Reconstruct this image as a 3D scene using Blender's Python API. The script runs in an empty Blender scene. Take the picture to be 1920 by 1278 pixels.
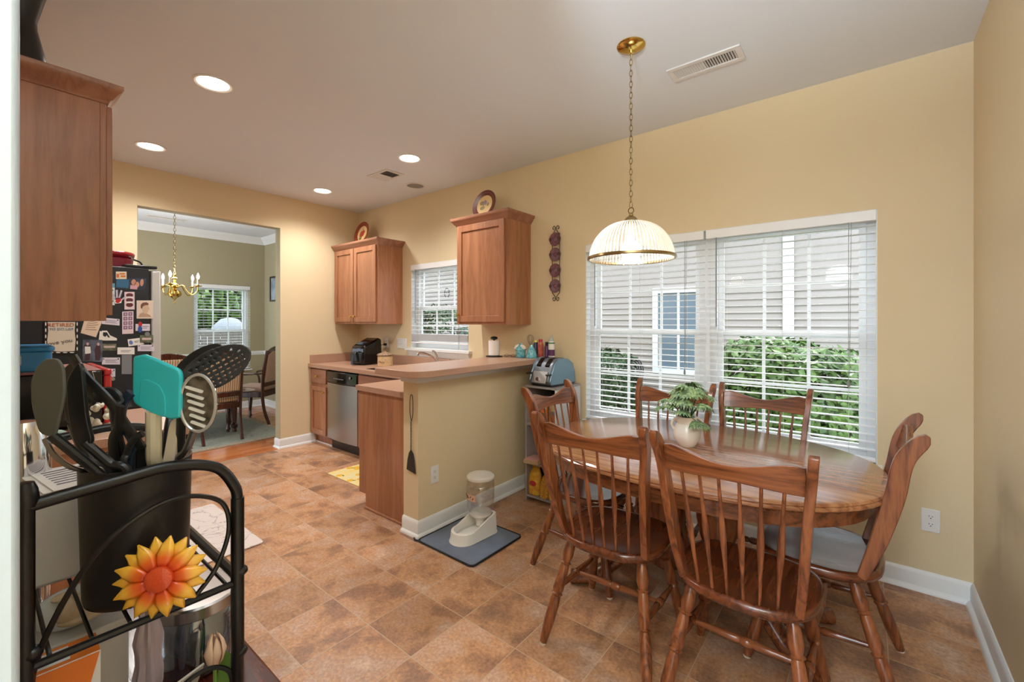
import bpy, bmesh, math, random
from mathutils import Vector, Matrix
random.seed(7)
S = bpy.context.scene
COL = S.collection
PI = math.pi

# ------------------------------------------------------------------ camera
F_PX, YAW, HOR, EYE = 821.2, 0.679, 603.2, 1.373
cd = bpy.data.cameras.new('camera'); cam = bpy.data.objects.new('camera', cd); COL.objects.link(cam)
cd.sensor_fit = 'HORIZONTAL'; cd.sensor_width = 36.0; cd.lens = F_PX / 1920 * 36
cd.shift_y = -(639 - HOR) / 1920
cd.clip_start = 0.02; cd.clip_end = 200
cam.location = (0, 0, EYE); cam.rotation_euler = (PI / 2, 0, YAW)
S.camera = cam
S.view_settings.view_transform = 'Standard'; S.view_settings.look = 'None'
S.view_settings.gamma = 1; S.view_settings.use_curve_mapping = False
S.view_settings.exposure = 1.08

# ------------------------------------------------------------------ world and sun
W = bpy.data.worlds.new('sky'); S.world = W; W.use_nodes = True
bg = W.node_tree.nodes['Background']
bg.inputs[0].default_value = (0.80, 0.90, 1.0, 1); bg.inputs[1].default_value = 1.7
sl = bpy.data.lights.new('sun', 'SUN'); so = bpy.data.objects.new('sun', sl); COL.objects.link(so)
sl.energy = 1.5; sl.angle = math.radians(3); sl.color = (1, 0.96, 0.92)
so.rotation_euler = (math.radians(38), math.radians(14), math.radians(160)); so.location = (2, 9, 8)
# daylight-white fill light added behind the camera; invented globe fixture further down
gl = bpy.data.lights.new('fill_lamp_light', 'POINT'); go = bpy.data.objects.new('fill_lamp_light', gl); COL.objects.link(go)
gl.energy = 30; gl.color = (.80, .91, 1.0); gl.shadow_soft_size = .16; go.location = (-.30, -1.6, 2.05)

FW = Vector((-math.sin(YAW), math.cos(YAW), 0)); RT = Vector((math.cos(YAW), math.sin(YAW), 0)); UPV = Vector((0, 0, 1))
def up(x, y, d):                       # measured picture point at a known distance -> world point
    return Vector((0, 0, EYE)) + (FW + RT * ((x - 960) / F_PX)) * d + UPV * (-(y - HOR) / F_PX * d)
def onX(x, y, X):
    r = FW + RT * ((x - 960) / F_PX); d = X / r.x; return Vector((X, r.y * d, EYE - (y - HOR) * d / F_PX))
def onY(x, y, Y):
    r = FW + RT * ((x - 960) / F_PX); d = Y / r.y; return Vector((r.x * d, Y, EYE - (y - HOR) * d / F_PX))

# ------------------------------------------------------------------ materials
def lin(c):
    f = lambda v: v / 12.92 if v <= .04045 else ((v + .055) / 1.055) ** 2.4
    return (f(c[0] / 255), f(c[1] / 255), f(c[2] / 255), 1)
MATS = {}
def mat(name, rgb, rough=.5, metal=0, bump=0, bscale=60, spec=None, coat=0, emit=0, var=0, vscale=8, stretch=None, sheen=0, rgb2=None):
    if name in MATS: return MATS[name]
    m = bpy.data.materials.new(name); m.use_nodes = True; MATS[name] = m
    nt = m.node_tree; N = nt.nodes; L = nt.links; b = N['Principled BSDF']
    b.inputs['Base Color'].default_value = lin(rgb); b.inputs['Roughness'].default_value = rough
    b.inputs['Metallic'].default_value = metal
    if spec is not None: b.inputs['Specular IOR Level'].default_value = spec
    if coat: b.inputs['Coat Weight'].default_value = coat; b.inputs['Coat Roughness'].default_value = .12
    if sheen: b.inputs['Sheen Weight'].default_value = sheen
    if emit: b.inputs['Emission Color'].default_value = lin(rgb); b.inputs['Emission Strength'].default_value = emit
    if var or bump or rgb2:
        tc = N.new('ShaderNodeTexCoord'); mp = N.new('ShaderNodeMapping'); L.new(tc.outputs['Object'], mp.inputs[0])
        if stretch: mp.inputs['Scale'].default_value = stretch
    if var or rgb2:
        n = N.new('ShaderNodeTexNoise'); n.inputs['Scale'].default_value = vscale; n.inputs['Detail'].default_value = 5
        L.new(mp.outputs[0], n.inputs['Vector'])
        cr = N.new('ShaderNodeValToRGB'); cr.color_ramp.elements[0].position = .32; cr.color_ramp.elements[1].position = .68
        a = rgb2 if rgb2 else tuple(max(0, v * (1 - var)) for v in rgb)
        c = rgb if rgb2 else tuple(min(255, v * (1 + var * .6)) for v in rgb)
        cr.color_ramp.elements[0].color = lin(a); cr.color_ramp.elements[1].color = lin(c)
        L.new(n.outputs[0], cr.inputs[0]); L.new(cr.outputs[0], b.inputs['Base Color'])
    if bump:
        n2 = N.new('ShaderNodeTexNoise'); n2.inputs['Scale'].default_value = bscale; n2.inputs['Detail'].default_value = 3
        L.new(mp.outputs[0], n2.inputs['Vector'])
        bp = N.new('ShaderNodeBump'); bp.inputs['Strength'].default_value = bump; bp.inputs['Distance'].default_value = .002
        L.new(n2.outputs[0], bp.inputs['Height']); L.new(bp.outputs[0], b.inputs['Normal'])
    return m

def wood(name, dark, mid, light, axis='z', rough=.32, coat=.35, scale=1.0, ring=.5):
    """grain drawn out along one local axis"""
    if name in MATS: return MATS[name]
    m = bpy.data.materials.new(name); m.use_nodes = True; MATS[name] = m
    nt = m.node_tree; N = nt.nodes; L = nt.links; b = N['Principled BSDF']
    tc = N.new('ShaderNodeTexCoord'); mp = N.new('ShaderNodeMapping'); L.new(tc.outputs['Object'], mp.inputs[0])
    st = {'x': (1.2, 14, 14), 'y': (14, 1.2, 14), 'z': (14, 14, 1.2)}[axis]
    mp.inputs['Scale'].default_value = tuple(v * scale for v in st)
    n = N.new('ShaderNodeTexNoise'); n.inputs['Scale'].default_value = 1.3; n.inputs['Detail'].default_value = 4; n.inputs['Distortion'].default_value = .6
    L.new(mp.outputs[0], n.inputs['Vector'])
    mul = N.new('ShaderNodeMath'); mul.operation = 'MULTIPLY'; mul.inputs[1].default_value = 9 * ring * 2; L.new(n.outputs[0], mul.inputs[0])
    fr = N.new('ShaderNodeMath'); fr.operation = 'PINGPONG'; fr.inputs[1].default_value = 1; L.new(mul.outputs[0], fr.inputs[0])
    mp2 = N.new('ShaderNodeMapping'); L.new(tc.outputs['Object'], mp2.inputs[0]); mp2.inputs['Scale'].default_value = tuple(v * scale * 12 for v in st)
    n2 = N.new('ShaderNodeTexNoise'); n2.inputs['Scale'].default_value = 1; n2.inputs['Detail'].default_value = 2; L.new(mp2.outputs[0], n2.inputs['Vector'])
    mix = N.new('ShaderNodeMath'); mix.operation = 'MULTIPLY_ADD'; mix.inputs[1].default_value = .55; L.new(fr.outputs[0], mix.inputs[0])
    h = N.new('ShaderNodeMath'); h.operation = 'MULTIPLY'; h.inputs[1].default_value = .45; L.new(n2.outputs[0], h.inputs[0]); L.new(h.outputs[0], mix.inputs[2])
    cr = N.new('ShaderNodeValToRGB'); e = cr.color_ramp.elements; e[0].position = .12; e[0].color = lin(dark); e[1].position = .8; e[1].color = lin(light)
    k = cr.color_ramp.elements.new(.38); k.color = lin(mid)
    L.new(mix.outputs[0], cr.inputs[0]); L.new(cr.outputs[0], b.inputs['Base Color'])
    b.inputs['Roughness'].default_value = rough
    b.inputs['Coat Weight'].default_value = coat; b.inputs['Coat Roughness'].default_value = .15
    bp = N.new('ShaderNodeBump'); bp.inputs['Strength'].default_value = .08; bp.inputs['Distance'].default_value = .001
    L.new(n2.outputs[0], bp.inputs['Height']); L.new(bp.outputs[0], b.inputs['Normal'])
    return m

def glass(name, tint=(255, 255, 255), refl=.08, rough=.02, edge=.5):
    if name in MATS: return MATS[name]
    m = bpy.data.materials.new(name); m.use_nodes = True; MATS[name] = m
    nt = m.node_tree; N = nt.nodes; L = nt.links; N.remove(N['Principled BSDF'])
    t = N.new('ShaderNodeBsdfTransparent'); t.inputs[0].default_value = lin(tint)
    g = N.new('ShaderNodeBsdfGlossy'); g.inputs['Roughness'].default_value = rough
    lw = N.new('ShaderNodeLayerWeight'); lw.inputs[0].default_value = .35
    mu = N.new('ShaderNodeMath'); mu.operation = 'MULTIPLY_ADD'; mu.inputs[1].default_value = edge; mu.inputs[2].default_value = refl
    L.new(lw.outputs['Facing'], mu.inputs[0])
    mx = N.new('ShaderNodeMixShader'); L.new(mu.outputs[0], mx.inputs[0]); L.new(t.outputs[0], mx.inputs[1]); L.new(g.outputs[0], mx.inputs[2])
    L.new(mx.outputs[0], N['Material Output'].inputs[0])
    return m

def ribbed():
    m = glass('ribbed_shade_glass', (250, 248, 242), .14, .10); N = m.node_tree.nodes; L = m.node_tree.links
    old = N['Mix Shader']; tr = N.new('ShaderNodeBsdfTranslucent'); tr.inputs[0].default_value = lin((250, 246, 236)); df = N.new('ShaderNodeBsdfDiffuse'); df.inputs[0].default_value = lin((250, 246, 236))
    a = N.new('ShaderNodeMixShader'); L.new(tr.outputs[0], a.inputs[1]); L.new(df.outputs[0], a.inputs[2])
    b = N.new('ShaderNodeMixShader'); b.inputs[0].default_value = .07
    tc = N.new('ShaderNodeTexCoord'); sx = N.new('ShaderNodeSeparateXYZ'); L.new(tc.outputs['Object'], sx.inputs[0])
    at = N.new('ShaderNodeMath'); at.operation = 'ARCTAN2'; L.new(sx.outputs[1], at.inputs[0]); L.new(sx.outputs[0], at.inputs[1])
    fq = N.new('ShaderNodeMath'); fq.operation = 'MULTIPLY'; fq.inputs[1].default_value = 72; L.new(at.outputs[0], fq.inputs[0])
    sn = N.new('ShaderNodeMath'); sn.operation = 'SINE'; L.new(fq.outputs[0], sn.inputs[0])
    mr = N.new('ShaderNodeMapRange'); mr.inputs['From Min'].default_value = -.4; mr.inputs['From Max'].default_value = .9; mr.inputs['To Min'].default_value = .08; mr.inputs['To Max'].default_value = .50
    L.new(sn.outputs[0], mr.inputs[0]); L.new(mr.outputs[0], b.inputs[0]); L.new(old.outputs[0], b.inputs[1]); L.new(a.outputs[0], b.inputs[2]); L.new(b.outputs[0], N['Material Output'].inputs[0]); return m

def tile_mat():
    m = bpy.data.materials.new('vinyl_tile'); m.use_nodes = True
    nt = m.node_tree; N = nt.nodes; L = nt.links; b = N['Principled BSDF']
    tc = N.new('ShaderNodeTexCoord'); mp = N.new('ShaderNodeMapping'); L.new(tc.outputs['Object'], mp.inputs[0])
    T = .3048; mp.inputs['Location'].default_value = (1.756 + T * 40, -1.137 + T * 40, 0)
    br = N.new('ShaderNodeTexBrick'); br.offset = 0; br.squash = 1
    br.inputs['Scale'].default_value = 1; br.inputs['Brick Width'].default_value = T; br.inputs['Row Height'].default_value = T
    br.inputs['Mortar Size'].default_value = .0024; br.inputs['Mortar Smooth'].default_value = .5; br.inputs['Bias'].default_value = 0
    br.inputs['Color1'].default_value = (0, 0, 0, 1); br.inputs['Color2'].default_value = (1, 1, 1, 1); br.inputs['Mortar'].default_value = (.5, .5, .5, 1)
    L.new(mp.outputs[0], br.inputs['Vector'])
    # per-tile shift of the cloud pattern, so that every tile has its own marbling
    wn = N.new('ShaderNodeVectorMath'); wn.operation = 'SCALE'; wn.inputs['Scale'].default_value = 7.0; L.new(br.outputs['Color'], wn.inputs[0])
    ad = N.new('ShaderNodeVectorMath'); ad.operation = 'ADD'; L.new(tc.outputs['Object'], ad.inputs[0]); L.new(wn.outputs[0], ad.inputs[1])
    n1 = N.new('ShaderNodeTexNoise'); n1.inputs['Scale'].default_value = 4.2; n1.inputs['Detail'].default_value = 7; n1.inputs['Roughness'].default_value = .62; n1.inputs['Distortion'].default_value = .2
    L.new(ad.outputs[0], n1.inputs['Vector'])
    cr = N.new('ShaderNodeValToRGB'); e = cr.color_ramp.elements
    e[0].position = .30; e[0].color = lin((134, 100, 82)); e[1].position = .70; e[1].color = lin((216, 182, 156))
    for p, c in ((.42, (164, 120, 90)), (.50, (194, 144, 104)), (.60, (192, 154, 128))):
        k = cr.color_ramp.elements.new(p); k.color = lin(c)
    L.new(n1.outputs[0], cr.inputs[0])
    n2 = N.new('ShaderNodeTexNoise'); n2.inputs['Scale'].default_value = 70; n2.inputs['Detail'].default_value = 5; n2.inputs['Roughness'].default_value = .7; L.new(tc.outputs['Object'], n2.inputs['Vector'])
    mx = N.new('ShaderNodeMix'); mx.data_type = 'RGBA'; mx.blend_type = 'OVERLAY'; mx.inputs['Factor'].default_value = .85
    L.new(cr.outputs[0], mx.inputs['A']); L.new(n2.outputs[0], mx.inputs['B'])
    # tone of a whole tile
    tn = N.new('ShaderNodeMapRange'); tn.inputs['To Min'].default_value = .80; tn.inputs['To Max'].default_value = 1.1; L.new(br.outputs['Color'], tn.inputs[0])
    mt = N.new('ShaderNodeMix'); mt.data_type = 'RGBA'; mt.blend_type = 'MULTIPLY'; mt.inputs['Factor'].default_value = 1
    L.new(mx.outputs['Result'], mt.inputs['A']); L.new(tn.outputs[0], mt.inputs['B'])
    mg = N.new('ShaderNodeMix'); mg.data_type = 'RGBA'; L.new(br.outputs['Fac'], mg.inputs['Factor'])
    L.new(mt.outputs['Result'], mg.inputs['A']); mg.inputs['B'].default_value = lin((196, 168, 140)); L.new(mg.outputs['Result'], b.inputs['Base Color'])
    b.inputs['Roughness'].default_value = .36; b.inputs['Specular IOR Level'].default_value = .45
    bp = N.new('ShaderNodeBump'); bp.inputs['Strength'].default_value = .25; bp.inputs['Distance'].default_value = .0015
    sb = N.new('ShaderNodeMath'); sb.operation = 'SUBTRACT'; L.new(n2.outputs[0], sb.inputs[0]); L.new(br.outputs['Fac'], sb.inputs[1])
    L.new(sb.outputs[0], bp.inputs['Height']); L.new(bp.outputs[0], b.inputs['Normal'])
    return m

def plank_mat():
    m = bpy.data.materials.new('hardwood_floor'); m.use_nodes = True
    nt = m.node_tree; N = nt.nodes; L = nt.links; b = N['Principled BSDF']
    tc = N.new('ShaderNodeTexCoord'); mp = N.new('ShaderNodeMapping'); L.new(tc.outputs['Object'], mp.inputs[0]); mp.inputs['Rotation'].default_value = (0, 0, PI / 2)
    br = N.new('ShaderNodeTexBrick'); br.offset = .37; br.inputs['Scale'].default_value = 1; br.inputs['Brick Width'].default_value = .9; br.inputs['Row Height'].default_value = .057
    br.inputs['Mortar Size'].default_value = .0008; br.inputs['Color1'].default_value = lin((176, 98, 52)); br.inputs['Color2'].default_value = lin((206, 128, 74)); br.inputs['Mortar'].default_value = lin((110, 58, 30))
    L.new(mp.outputs[0], br.inputs['Vector'])
    mp2 = N.new('ShaderNodeMapping'); L.new(tc.outputs['Object'], mp2.inputs[0]); mp2.inputs['Scale'].default_value = (60, 3, 1)
    n = N.new('ShaderNodeTexNoise'); n.inputs['Scale'].default_value = 2; L.new(mp2.outputs[0], n.inputs['Vector'])
    mx = N.new('ShaderNodeMix'); mx.data_type = 'RGBA'; mx.blend_type = 'OVERLAY'; mx.inputs['Factor'].default_value = .4
    L.new(br.outputs['Color'], mx.inputs['A']); L.new(n.outputs[0], mx.inputs['B']); L.new(mx.outputs['Result'], b.inputs['Base Color'])
    b.inputs['Roughness'].default_value = .22; b.inputs['Coat Weight'].default_value = .3
    return m

def siding_mat():
    return mat('vinyl_siding', (172, 162, 156), .6)

def stripes(name, cols, axis=0, freq=40, rough=.8, noise=0):
    """woven stripes across one local axis"""
    if name in MATS: return MATS[name]
    m = bpy.data.materials.new(name); m.use_nodes = True; MATS[name] = m
    nt = m.node_tree; N = nt.nodes; L = nt.links; b = N['Principled BSDF']
    tc = N.new('ShaderNodeTexCoord'); sx = N.new('ShaderNodeSeparateXYZ'); L.new(tc.outputs['Object'], sx.inputs[0])
    mu = N.new('ShaderNodeMath'); mu.operation = 'MULTIPLY'; mu.inputs[1].default_value = freq; L.new(sx.outputs[axis], mu.inputs[0])
    fr = N.new('ShaderNodeMath'); fr.operation = 'FRACT'; L.new(mu.outputs[0], fr.inputs[0])
    cr = N.new('ShaderNodeValToRGB'); cr.color_ramp.interpolation = 'CONSTANT'
    e = cr.color_ramp.elements; e[0].position = 0; e[0].color = lin(cols[0]); e[1].position = 1 / len(cols); e[1].color = lin(cols[1])
    for i, c in enumerate(cols[2:]):
        k = cr.color_ramp.elements.new((i + 2) / len(cols)); k.color = lin(c)
    L.new(fr.outputs[0], cr.inputs[0]); L.new(cr.outputs[0], b.inputs['Base Color']); b.inputs['Roughness'].default_value = rough
    return m

def veined(name, base, line, scale=6, rough=.5):
    if name in MATS: return MATS[name]
    m = bpy.data.materials.new(name); m.use_nodes = True; MATS[name] = m
    nt = m.node_tree; N = nt.nodes; L = nt.links; b = N['Principled BSDF']
    tc = N.new('ShaderNodeTexCoord')
    n = N.new('ShaderNodeTexNoise'); n.inputs['Scale'].default_value = scale; n.inputs['Detail'].default_value = 4; n.inputs['Distortion'].default_value = 1.6
    L.new(tc.outputs['Object'], n.inputs['Vector'])
    s = N.new('ShaderNodeMath'); s.operation = 'SUBTRACT'; s.inputs[1].default_value = .5; L.new(n.outputs[0], s.inputs[0])
    a = N.new('ShaderNodeMath'); a.operation = 'ABSOLUTE'; L.new(s.outputs[0], a.inputs[0])
    cr = N.new('ShaderNodeValToRGB'); e = cr.color_ramp.elements; e[0].position = 0; e[0].color = lin(line); e[1].position = .014; e[1].color = lin(base)
    L.new(a.outputs[0], cr.inputs[0]); L.new(cr.outputs[0], b.inputs['Base Color']); b.inputs['Roughness'].default_value = rough
    return m

yellow = mat('yellow_wall_paint', (226, 207, 170), .75, bump=.12, bscale=140)
olive = mat('olive_wall_paint', (172, 162, 132), .75, bump=.12, bscale=140)
ceil_m = mat('ceiling_paint', (226, 231, 238), .9, bump=.1, bscale=160)
white = mat('white_trim_paint', (236, 237, 236), .38)
vinyl = mat('white_vinyl', (240, 243, 245), .35)
slat_m = mat('white_blind_slat', (244, 245, 246), .4)
cab = wood('maple_cabinet', (148, 96, 66), (168, 112, 78), (182, 126, 92), 'z', .38, .25, .7, .25)
cabx = wood('maple_cabinet_horizontal', (140, 92, 68), (158, 106, 82), (172, 122, 94), 'x', .38, .25, .7, .25)
cab_dk = mat('cabinet_shadow_gap', (92, 50, 32), .6)
oakz = wood('oak_upright', (64, 30, 14), (118, 64, 35), (150, 90, 52), 'z', .3, .45)
oakx = wood('oak_crosswise', (62, 30, 14), (116, 64, 35), (148, 88, 52), 'x', .3, .45)
oaky = wood('oak_lengthwise', (62, 30, 15), (112, 60, 34), (142, 84, 49), 'y', .26, .5)
oak_seat = wood('oak_seat', (58, 27, 13), (94, 46, 24), (118, 62, 34), 'y', .22, .6)
oak_top = wood('oak_tabletop', (120, 70, 42), (156, 102, 66), (182, 128, 88), 'x', .16, .7, .8)
laminate = mat('laminate_counter', (186, 146, 122), .3, var=.07, vscale=180)
steel = mat('brushed_steel', (168, 164, 160), .3, 1, bump=.05, bscale=40, stretch=(40, 40, 1))
chrome = mat('chrome', (220, 220, 222), .1, 1)
brass = mat('polished_brass', (214, 178, 96), .14, 1)
brass_d = mat('antique_brass', (170, 148, 104), .25, 1)
black = mat('black_plastic', (18, 18, 20), .35)
blackg = mat('black_gloss', (10, 10, 12), .12)
iron = mat('black_wrought_iron', (14, 15, 18), .28)
fridge_side = mat('black_textured_steel', (28, 32, 38), .4, bump=.2, bscale=300)
paper = mat('white_paper', (236, 232, 228), .7)
ink = mat('dark_ink', (40, 38, 44), .6)
pane_g = glass('window_glass', (250, 252, 252), .015, .0, .12)

# ------------------------------------------------------------------ mesh helpers
def nb(): return bmesh.new()
def box(bm, a, b, M=None, bev=0):
    x0, y0, z0 = a; x1, y1, z1 = b
    v = [bm.verts.new(p) for p in ((x0, y0, z0), (x1, y0, z0), (x1, y1, z0), (x0, y1, z0), (x0, y0, z1), (x1, y0, z1), (x1, y1, z1), (x0, y1, z1))]
    fs = [bm.faces.new([v[i] for i in q]) for q in ((3, 2, 1, 0), (4, 5, 6, 7), (0, 1, 5, 4), (1, 2, 6, 5), (2, 3, 7, 6), (3, 0, 4, 7))]
    if bev:
        es = list({e for f in fs for e in f.edges})
        r = bmesh.ops.bevel(bm, geom=es, offset=bev, segments=2, affect='EDGES', profile=.6)
        v = list({w for f in r['faces'] for w in f.verts} | {w for w in v if w.is_valid})
    if M is not None:
        for w in v: w.co = M @ w.co
    return v
def tube(bm, pts, r, seg=8, closed=False, caps=True, flat=None):
    pts = [Vector(p) for p in pts]; n = len(pts)
    rs = r if isinstance(r, (list, tuple)) else [r] * n
    rings = []; ref = None
    for i, p in enumerate(pts):
        a = pts[i - 1] if (i > 0 or closed) else pts[i]; b = pts[(i + 1) % n] if (i < n - 1 or closed) else pts[i]
        t = (b - a).normalized()
        if t.length < 1e-6: t = Vector((0, 0, 1))
        if ref is None:
            ref = t.orthogonal().normalized() if flat is None else Vector(flat)
        s = (ref - t * ref.dot(t))
        s = s.normalized() if s.length > 1e-5 else t.orthogonal().normalized()
        ref = s; u = t.cross(s)
        k = rs[i]; k1, k2 = (k if isinstance(k, (tuple, list)) else (k, k))
        rings.append([bm.verts.new(p + s * (math.cos(2 * PI * j / seg) * k1) + u * (math.sin(2 * PI * j / seg) * k2)) for j in range(seg)])
    m = n if closed else n - 1
    for i in range(m):
        A = rings[i]; B = rings[(i + 1) % n]
        for j in range(seg): bm.faces.new((A[j], A[(j + 1) % seg], B[(j + 1) % seg], B[j]))
    if caps and not closed:
        bm.faces.new(list(reversed(rings[0]))); bm.faces.new(rings[-1])
    return rings
def lathe(bm, prof, c=(0, 0, 0), seg=32, M=None, ribs=0, ribd=0, arc=None):
    c = Vector(c); rings = []; new = []
    for r, z in prof:
        if r < 1e-5:
            w = bm.verts.new(c + Vector((0, 0, z))); rings.append([w]); new.append(w)
        else:
            ring = []
            for j in range(seg):
                rr = r * (1 + (ribd if ribs and j % 2 else 0))
                w = bm.verts.new(c + Vector((math.cos(2 * PI * j / seg) * rr, math.sin(2 * PI * j / seg) * rr, z))); ring.append(w); new.append(w)
            rings.append(ring)
    for A, B in zip(rings, rings[1:]):
        if len(A) == 1 and len(B) == 1: continue
        for j in range(seg):
            k = (j + 1) % seg
            if len(A) == 1: bm.faces.new((A[0], B[k], B[j]))
            elif len(B) == 1: bm.faces.new((A[j], A[k], B[0]))
            else: bm.faces.new((A[j], A[k], B[k], B[j]))
    if M is not None:
        for w in new: w.co = M @ w.co
    return new
def prism(bm, pts, h, fn=None, z=0):
    """outline pts (u,v) extruded from z to z+h; fn maps (u,v,w) to a point"""
    fn = fn or (lambda u, v, w: Vector((u, v, w)))
    A = [bm.verts.new(fn(u, v, z)) for u, v in pts]; B = [bm.verts.new(fn(u, v, z + h)) for u, v in pts]
    n = len(pts)
    bm.faces.new(list(reversed(A))); bm.faces.new(B)
    for i in range(n): bm.faces.new((A[i], A[(i + 1) % n], B[(i + 1) % n], B[i]))
    return A + B
def ball(bm, c, r, s=(1, 1, 1), seg=16, rings=10, M=None):
    prof = [(math.sin(PI * i / rings), -math.cos(PI * i / rings)) for i in range(rings + 1)]
    new = lathe(bm, [(0 if i in (0, rings) else p[0], p[1]) for i, p in enumerate(prof)], seg=seg)
    for w in new:
        w.co = Vector((w.co.x * r * s[0], w.co.y * r * s[1], w.co.z * r * s[2]))
        if M is not None: w.co = M @ w.co
        w.co += Vector(c)
    return new
def fin(name, bm, m, parent=None, smooth=True, ang=35, bevel=0, loc=None, sub=0):
    bmesh.ops.recalc_face_normals(bm, faces=bm.faces)
    me = bpy.data.meshes.new(name); bm.to_mesh(me); bm.free()
    for k in (m if isinstance(m, (list, tuple)) else [m]): me.materials.append(k)
    if smooth:
        me.shade_smooth()
        me.set_sharp_from_angle(angle=math.radians(ang))
    o = bpy.data.objects.new(name, me); COL.objects.link(o)
    if parent: o.parent = parent
    if loc is not None: o.location = loc
    if bevel:
        md = o.modifiers.new('bevel', 'BEVEL'); md.width = bevel; md.segments = 2; md.limit_method = 'ANGLE'; md.angle_limit = math.radians(40)
    if sub:
        md = o.modifiers.new('sub', 'SUBSURF'); md.levels = sub; md.render_levels = sub
    return o
def tag(o, label, cat, group=None, kind=None):
    o['label'] = label; o['category'] = cat
    if group: o['group'] = group
    if kind: o['kind'] = kind
    return o
def thing(name, label, cat, loc=(0, 0, 0), rz=0, group=None):
    o = bpy.data.objects.new(name, None); COL.objects.link(o); o.empty_display_size = .1
    o.location = loc; o.rotation_euler = (0, 0, rz)
    return tag(o, label, cat, group)
def struct(name, bm, m, label=None, bevel=0, **k):
    o = fin(name, bm, m, None, bevel=bevel, **k); o['kind'] = 'structure'
    if label: o['label'] = label
    o['category'] = name.split('_')[0]
    return o
def bx(name, a, b, m, parent=None, bev=0, label=None, smooth=True):
    bm = nb(); box(bm, a, b); o = fin(name, bm, m, parent, bevel=bev, smooth=smooth)
    if label: o['label'] = label
    return o
def dup(root, loc, rz, label=None, group=None):
    def cp(o, par):
        c = o.copy(); COL.objects.link(c)
        if par: c.parent = par
        for ch in o.children: cp(ch, c)
        return c
    r = cp(root, None); r.location = loc; r.rotation_euler = (0, 0, rz)
    if label: r['label'] = label
    if group: r['group'] = group
    return r
def bez(pts, n=12):
    """Catmull-Rom through the points"""
    P = [Vector(p) for p in pts]; P = [P[0] * 2 - P[1]] + P + [P[-1] * 2 - P[-2]]; out = []
    for i in range(1, len(P) - 2):
        for k in range(n):
            t = k / n; a, b, c, d = P[i - 1:i + 3]
            out.append(.5 * ((2 * b) + (c - a) * t + (2 * a - 5 * b + 4 * c - d) * t * t + (3 * b - a - 3 * c + d) * t ** 3))
    out.append(P[-2]); return out
def text(name, s, size, m, M, parent=None, ext=.0006, align='CENTER'):
    cu = bpy.data.curves.new(name, 'FONT'); cu.body = s; cu.size = size; cu.extrude = ext; cu.align_x = align; cu.align_y = 'CENTER'; cu.resolution_u = 3
    t = bpy.data.objects.new('tmp', cu); COL.objects.link(t)
    bpy.context.view_layer.update()
    me = bpy.data.meshes.new_from_object(t); bpy.data.objects.remove(t)
    me.transform(M); me.materials.clear(); me.materials.append(m); me.name = name
    o = bpy.data.objects.new(name, me); COL.objects.link(o)
    if parent: o.parent = parent
    return o
def frame_M(o, u, v):
    """matrix with local x along u, local y along v, at o"""
    u = Vector(u).normalized(); v = Vector(v).normalized(); w = u.cross(v)
    M = Matrix((u, v, w)).transposed().to_4x4(); M.translation = Vector(o); return M
def light(name, kind, loc, energy, color=(1, 1, 1), parent=None, **k):
    l = bpy.data.lights.new(name, kind); l.energy = energy; l.color = color
    for a, b in k.items(): setattr(l, a, b)
    o = bpy.data.objects.new(name, l); COL.objects.link(o); o.location = loc
    if parent: o.parent = parent
    return o

# ------------------------------------------------------------------ the setting
YW, XB, XR, HC = 3.063, -4.937, .409, 2.737      # window wall, back wall, right wall, ceiling
XD = -7.72                                        # far wall of the dining room
def wall_x(bm, y0, y1, x0, x1, z0, z1, holes):    # wall running along X with holes (x0,x1,z0,z1)
    xs = x0
    for hx0, hx1, hz0, hz1 in sorted(holes):
        box(bm, (xs, y0, z0), (hx0, y1, z1)); box(bm, (hx0, y0, z0), (hx1, y1, hz0)); box(bm, (hx0, y0, hz1), (hx1, y1, z1)); xs = hx1
    box(bm, (xs, y0, z0), (x1, y1, z1))
def wall_y(bm, x0, x1, y0, y1, z0, z1, holes):
    ys = y0
    for a, b, c, d in sorted(holes):
        box(bm, (x0, ys, z0), (x1, a, z1))
        if c > z0: box(bm, (x0, a, z0), (x1, b, c))
        box(bm, (x0, a, d), (x1, b, z1)); ys = b
    box(bm, (x0, ys, z0), (x1, y1, z1))
REAR = -4.4
bm = nb(); box(bm, (XB, REAR, -.06), (XR + .14, YW + .14, 0)); struct('floor', bm, tile_mat(), 'brown marbled vinyl tile floor of the kitchen and breakfast area', smooth=False)
bm = nb(); box(bm, (XD - .14, -1.2, -.06), (XB, YW + .14, .004)); struct('floor_dining', bm, plank_mat(), 'orange-brown hardwood floor of the dining room', smooth=False)
bm = nb(); box(bm, (XD - .14, -1.2, HC), (XR + .14, YW + .14, HC + .1)); box(bm, (-3.2, REAR, HC), (XR + .14, -1.2, HC + .1)); struct('ceiling', bm, ceil_m, 'smooth white ceiling', smooth=False)
BW = (-1.723, .05, .603, 1.981); KW = (-3.90, -3.015, 1.085, 2.0)
bm = nb(); wall_x(bm, YW, YW + .14, XB - .06, XR + .14, 0, HC, [BW, KW]); struct('wall_window', bm, yellow, 'yellow wall with the large window and the sink window', smooth=False)
bm = nb(); box(bm, (XR, REAR, 0), (XR + .14, YW + .14, HC)); struct('wall_right', bm, yellow, 'yellow wall at the right edge of the room', smooth=False)
DO = (.918, 2.118, 0, 2.39)
bm = nb(); wall_y(bm, XB - .06, XB, -.14, YW, 0, HC, [DO]); struct('wall_back', bm, yellow, 'yellow wall with the cased opening to the dining room', smooth=False)
bm = nb(); wall_y(bm, XB - .12, XB - .0605, -.14, YW, 0, HC, [DO])
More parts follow.
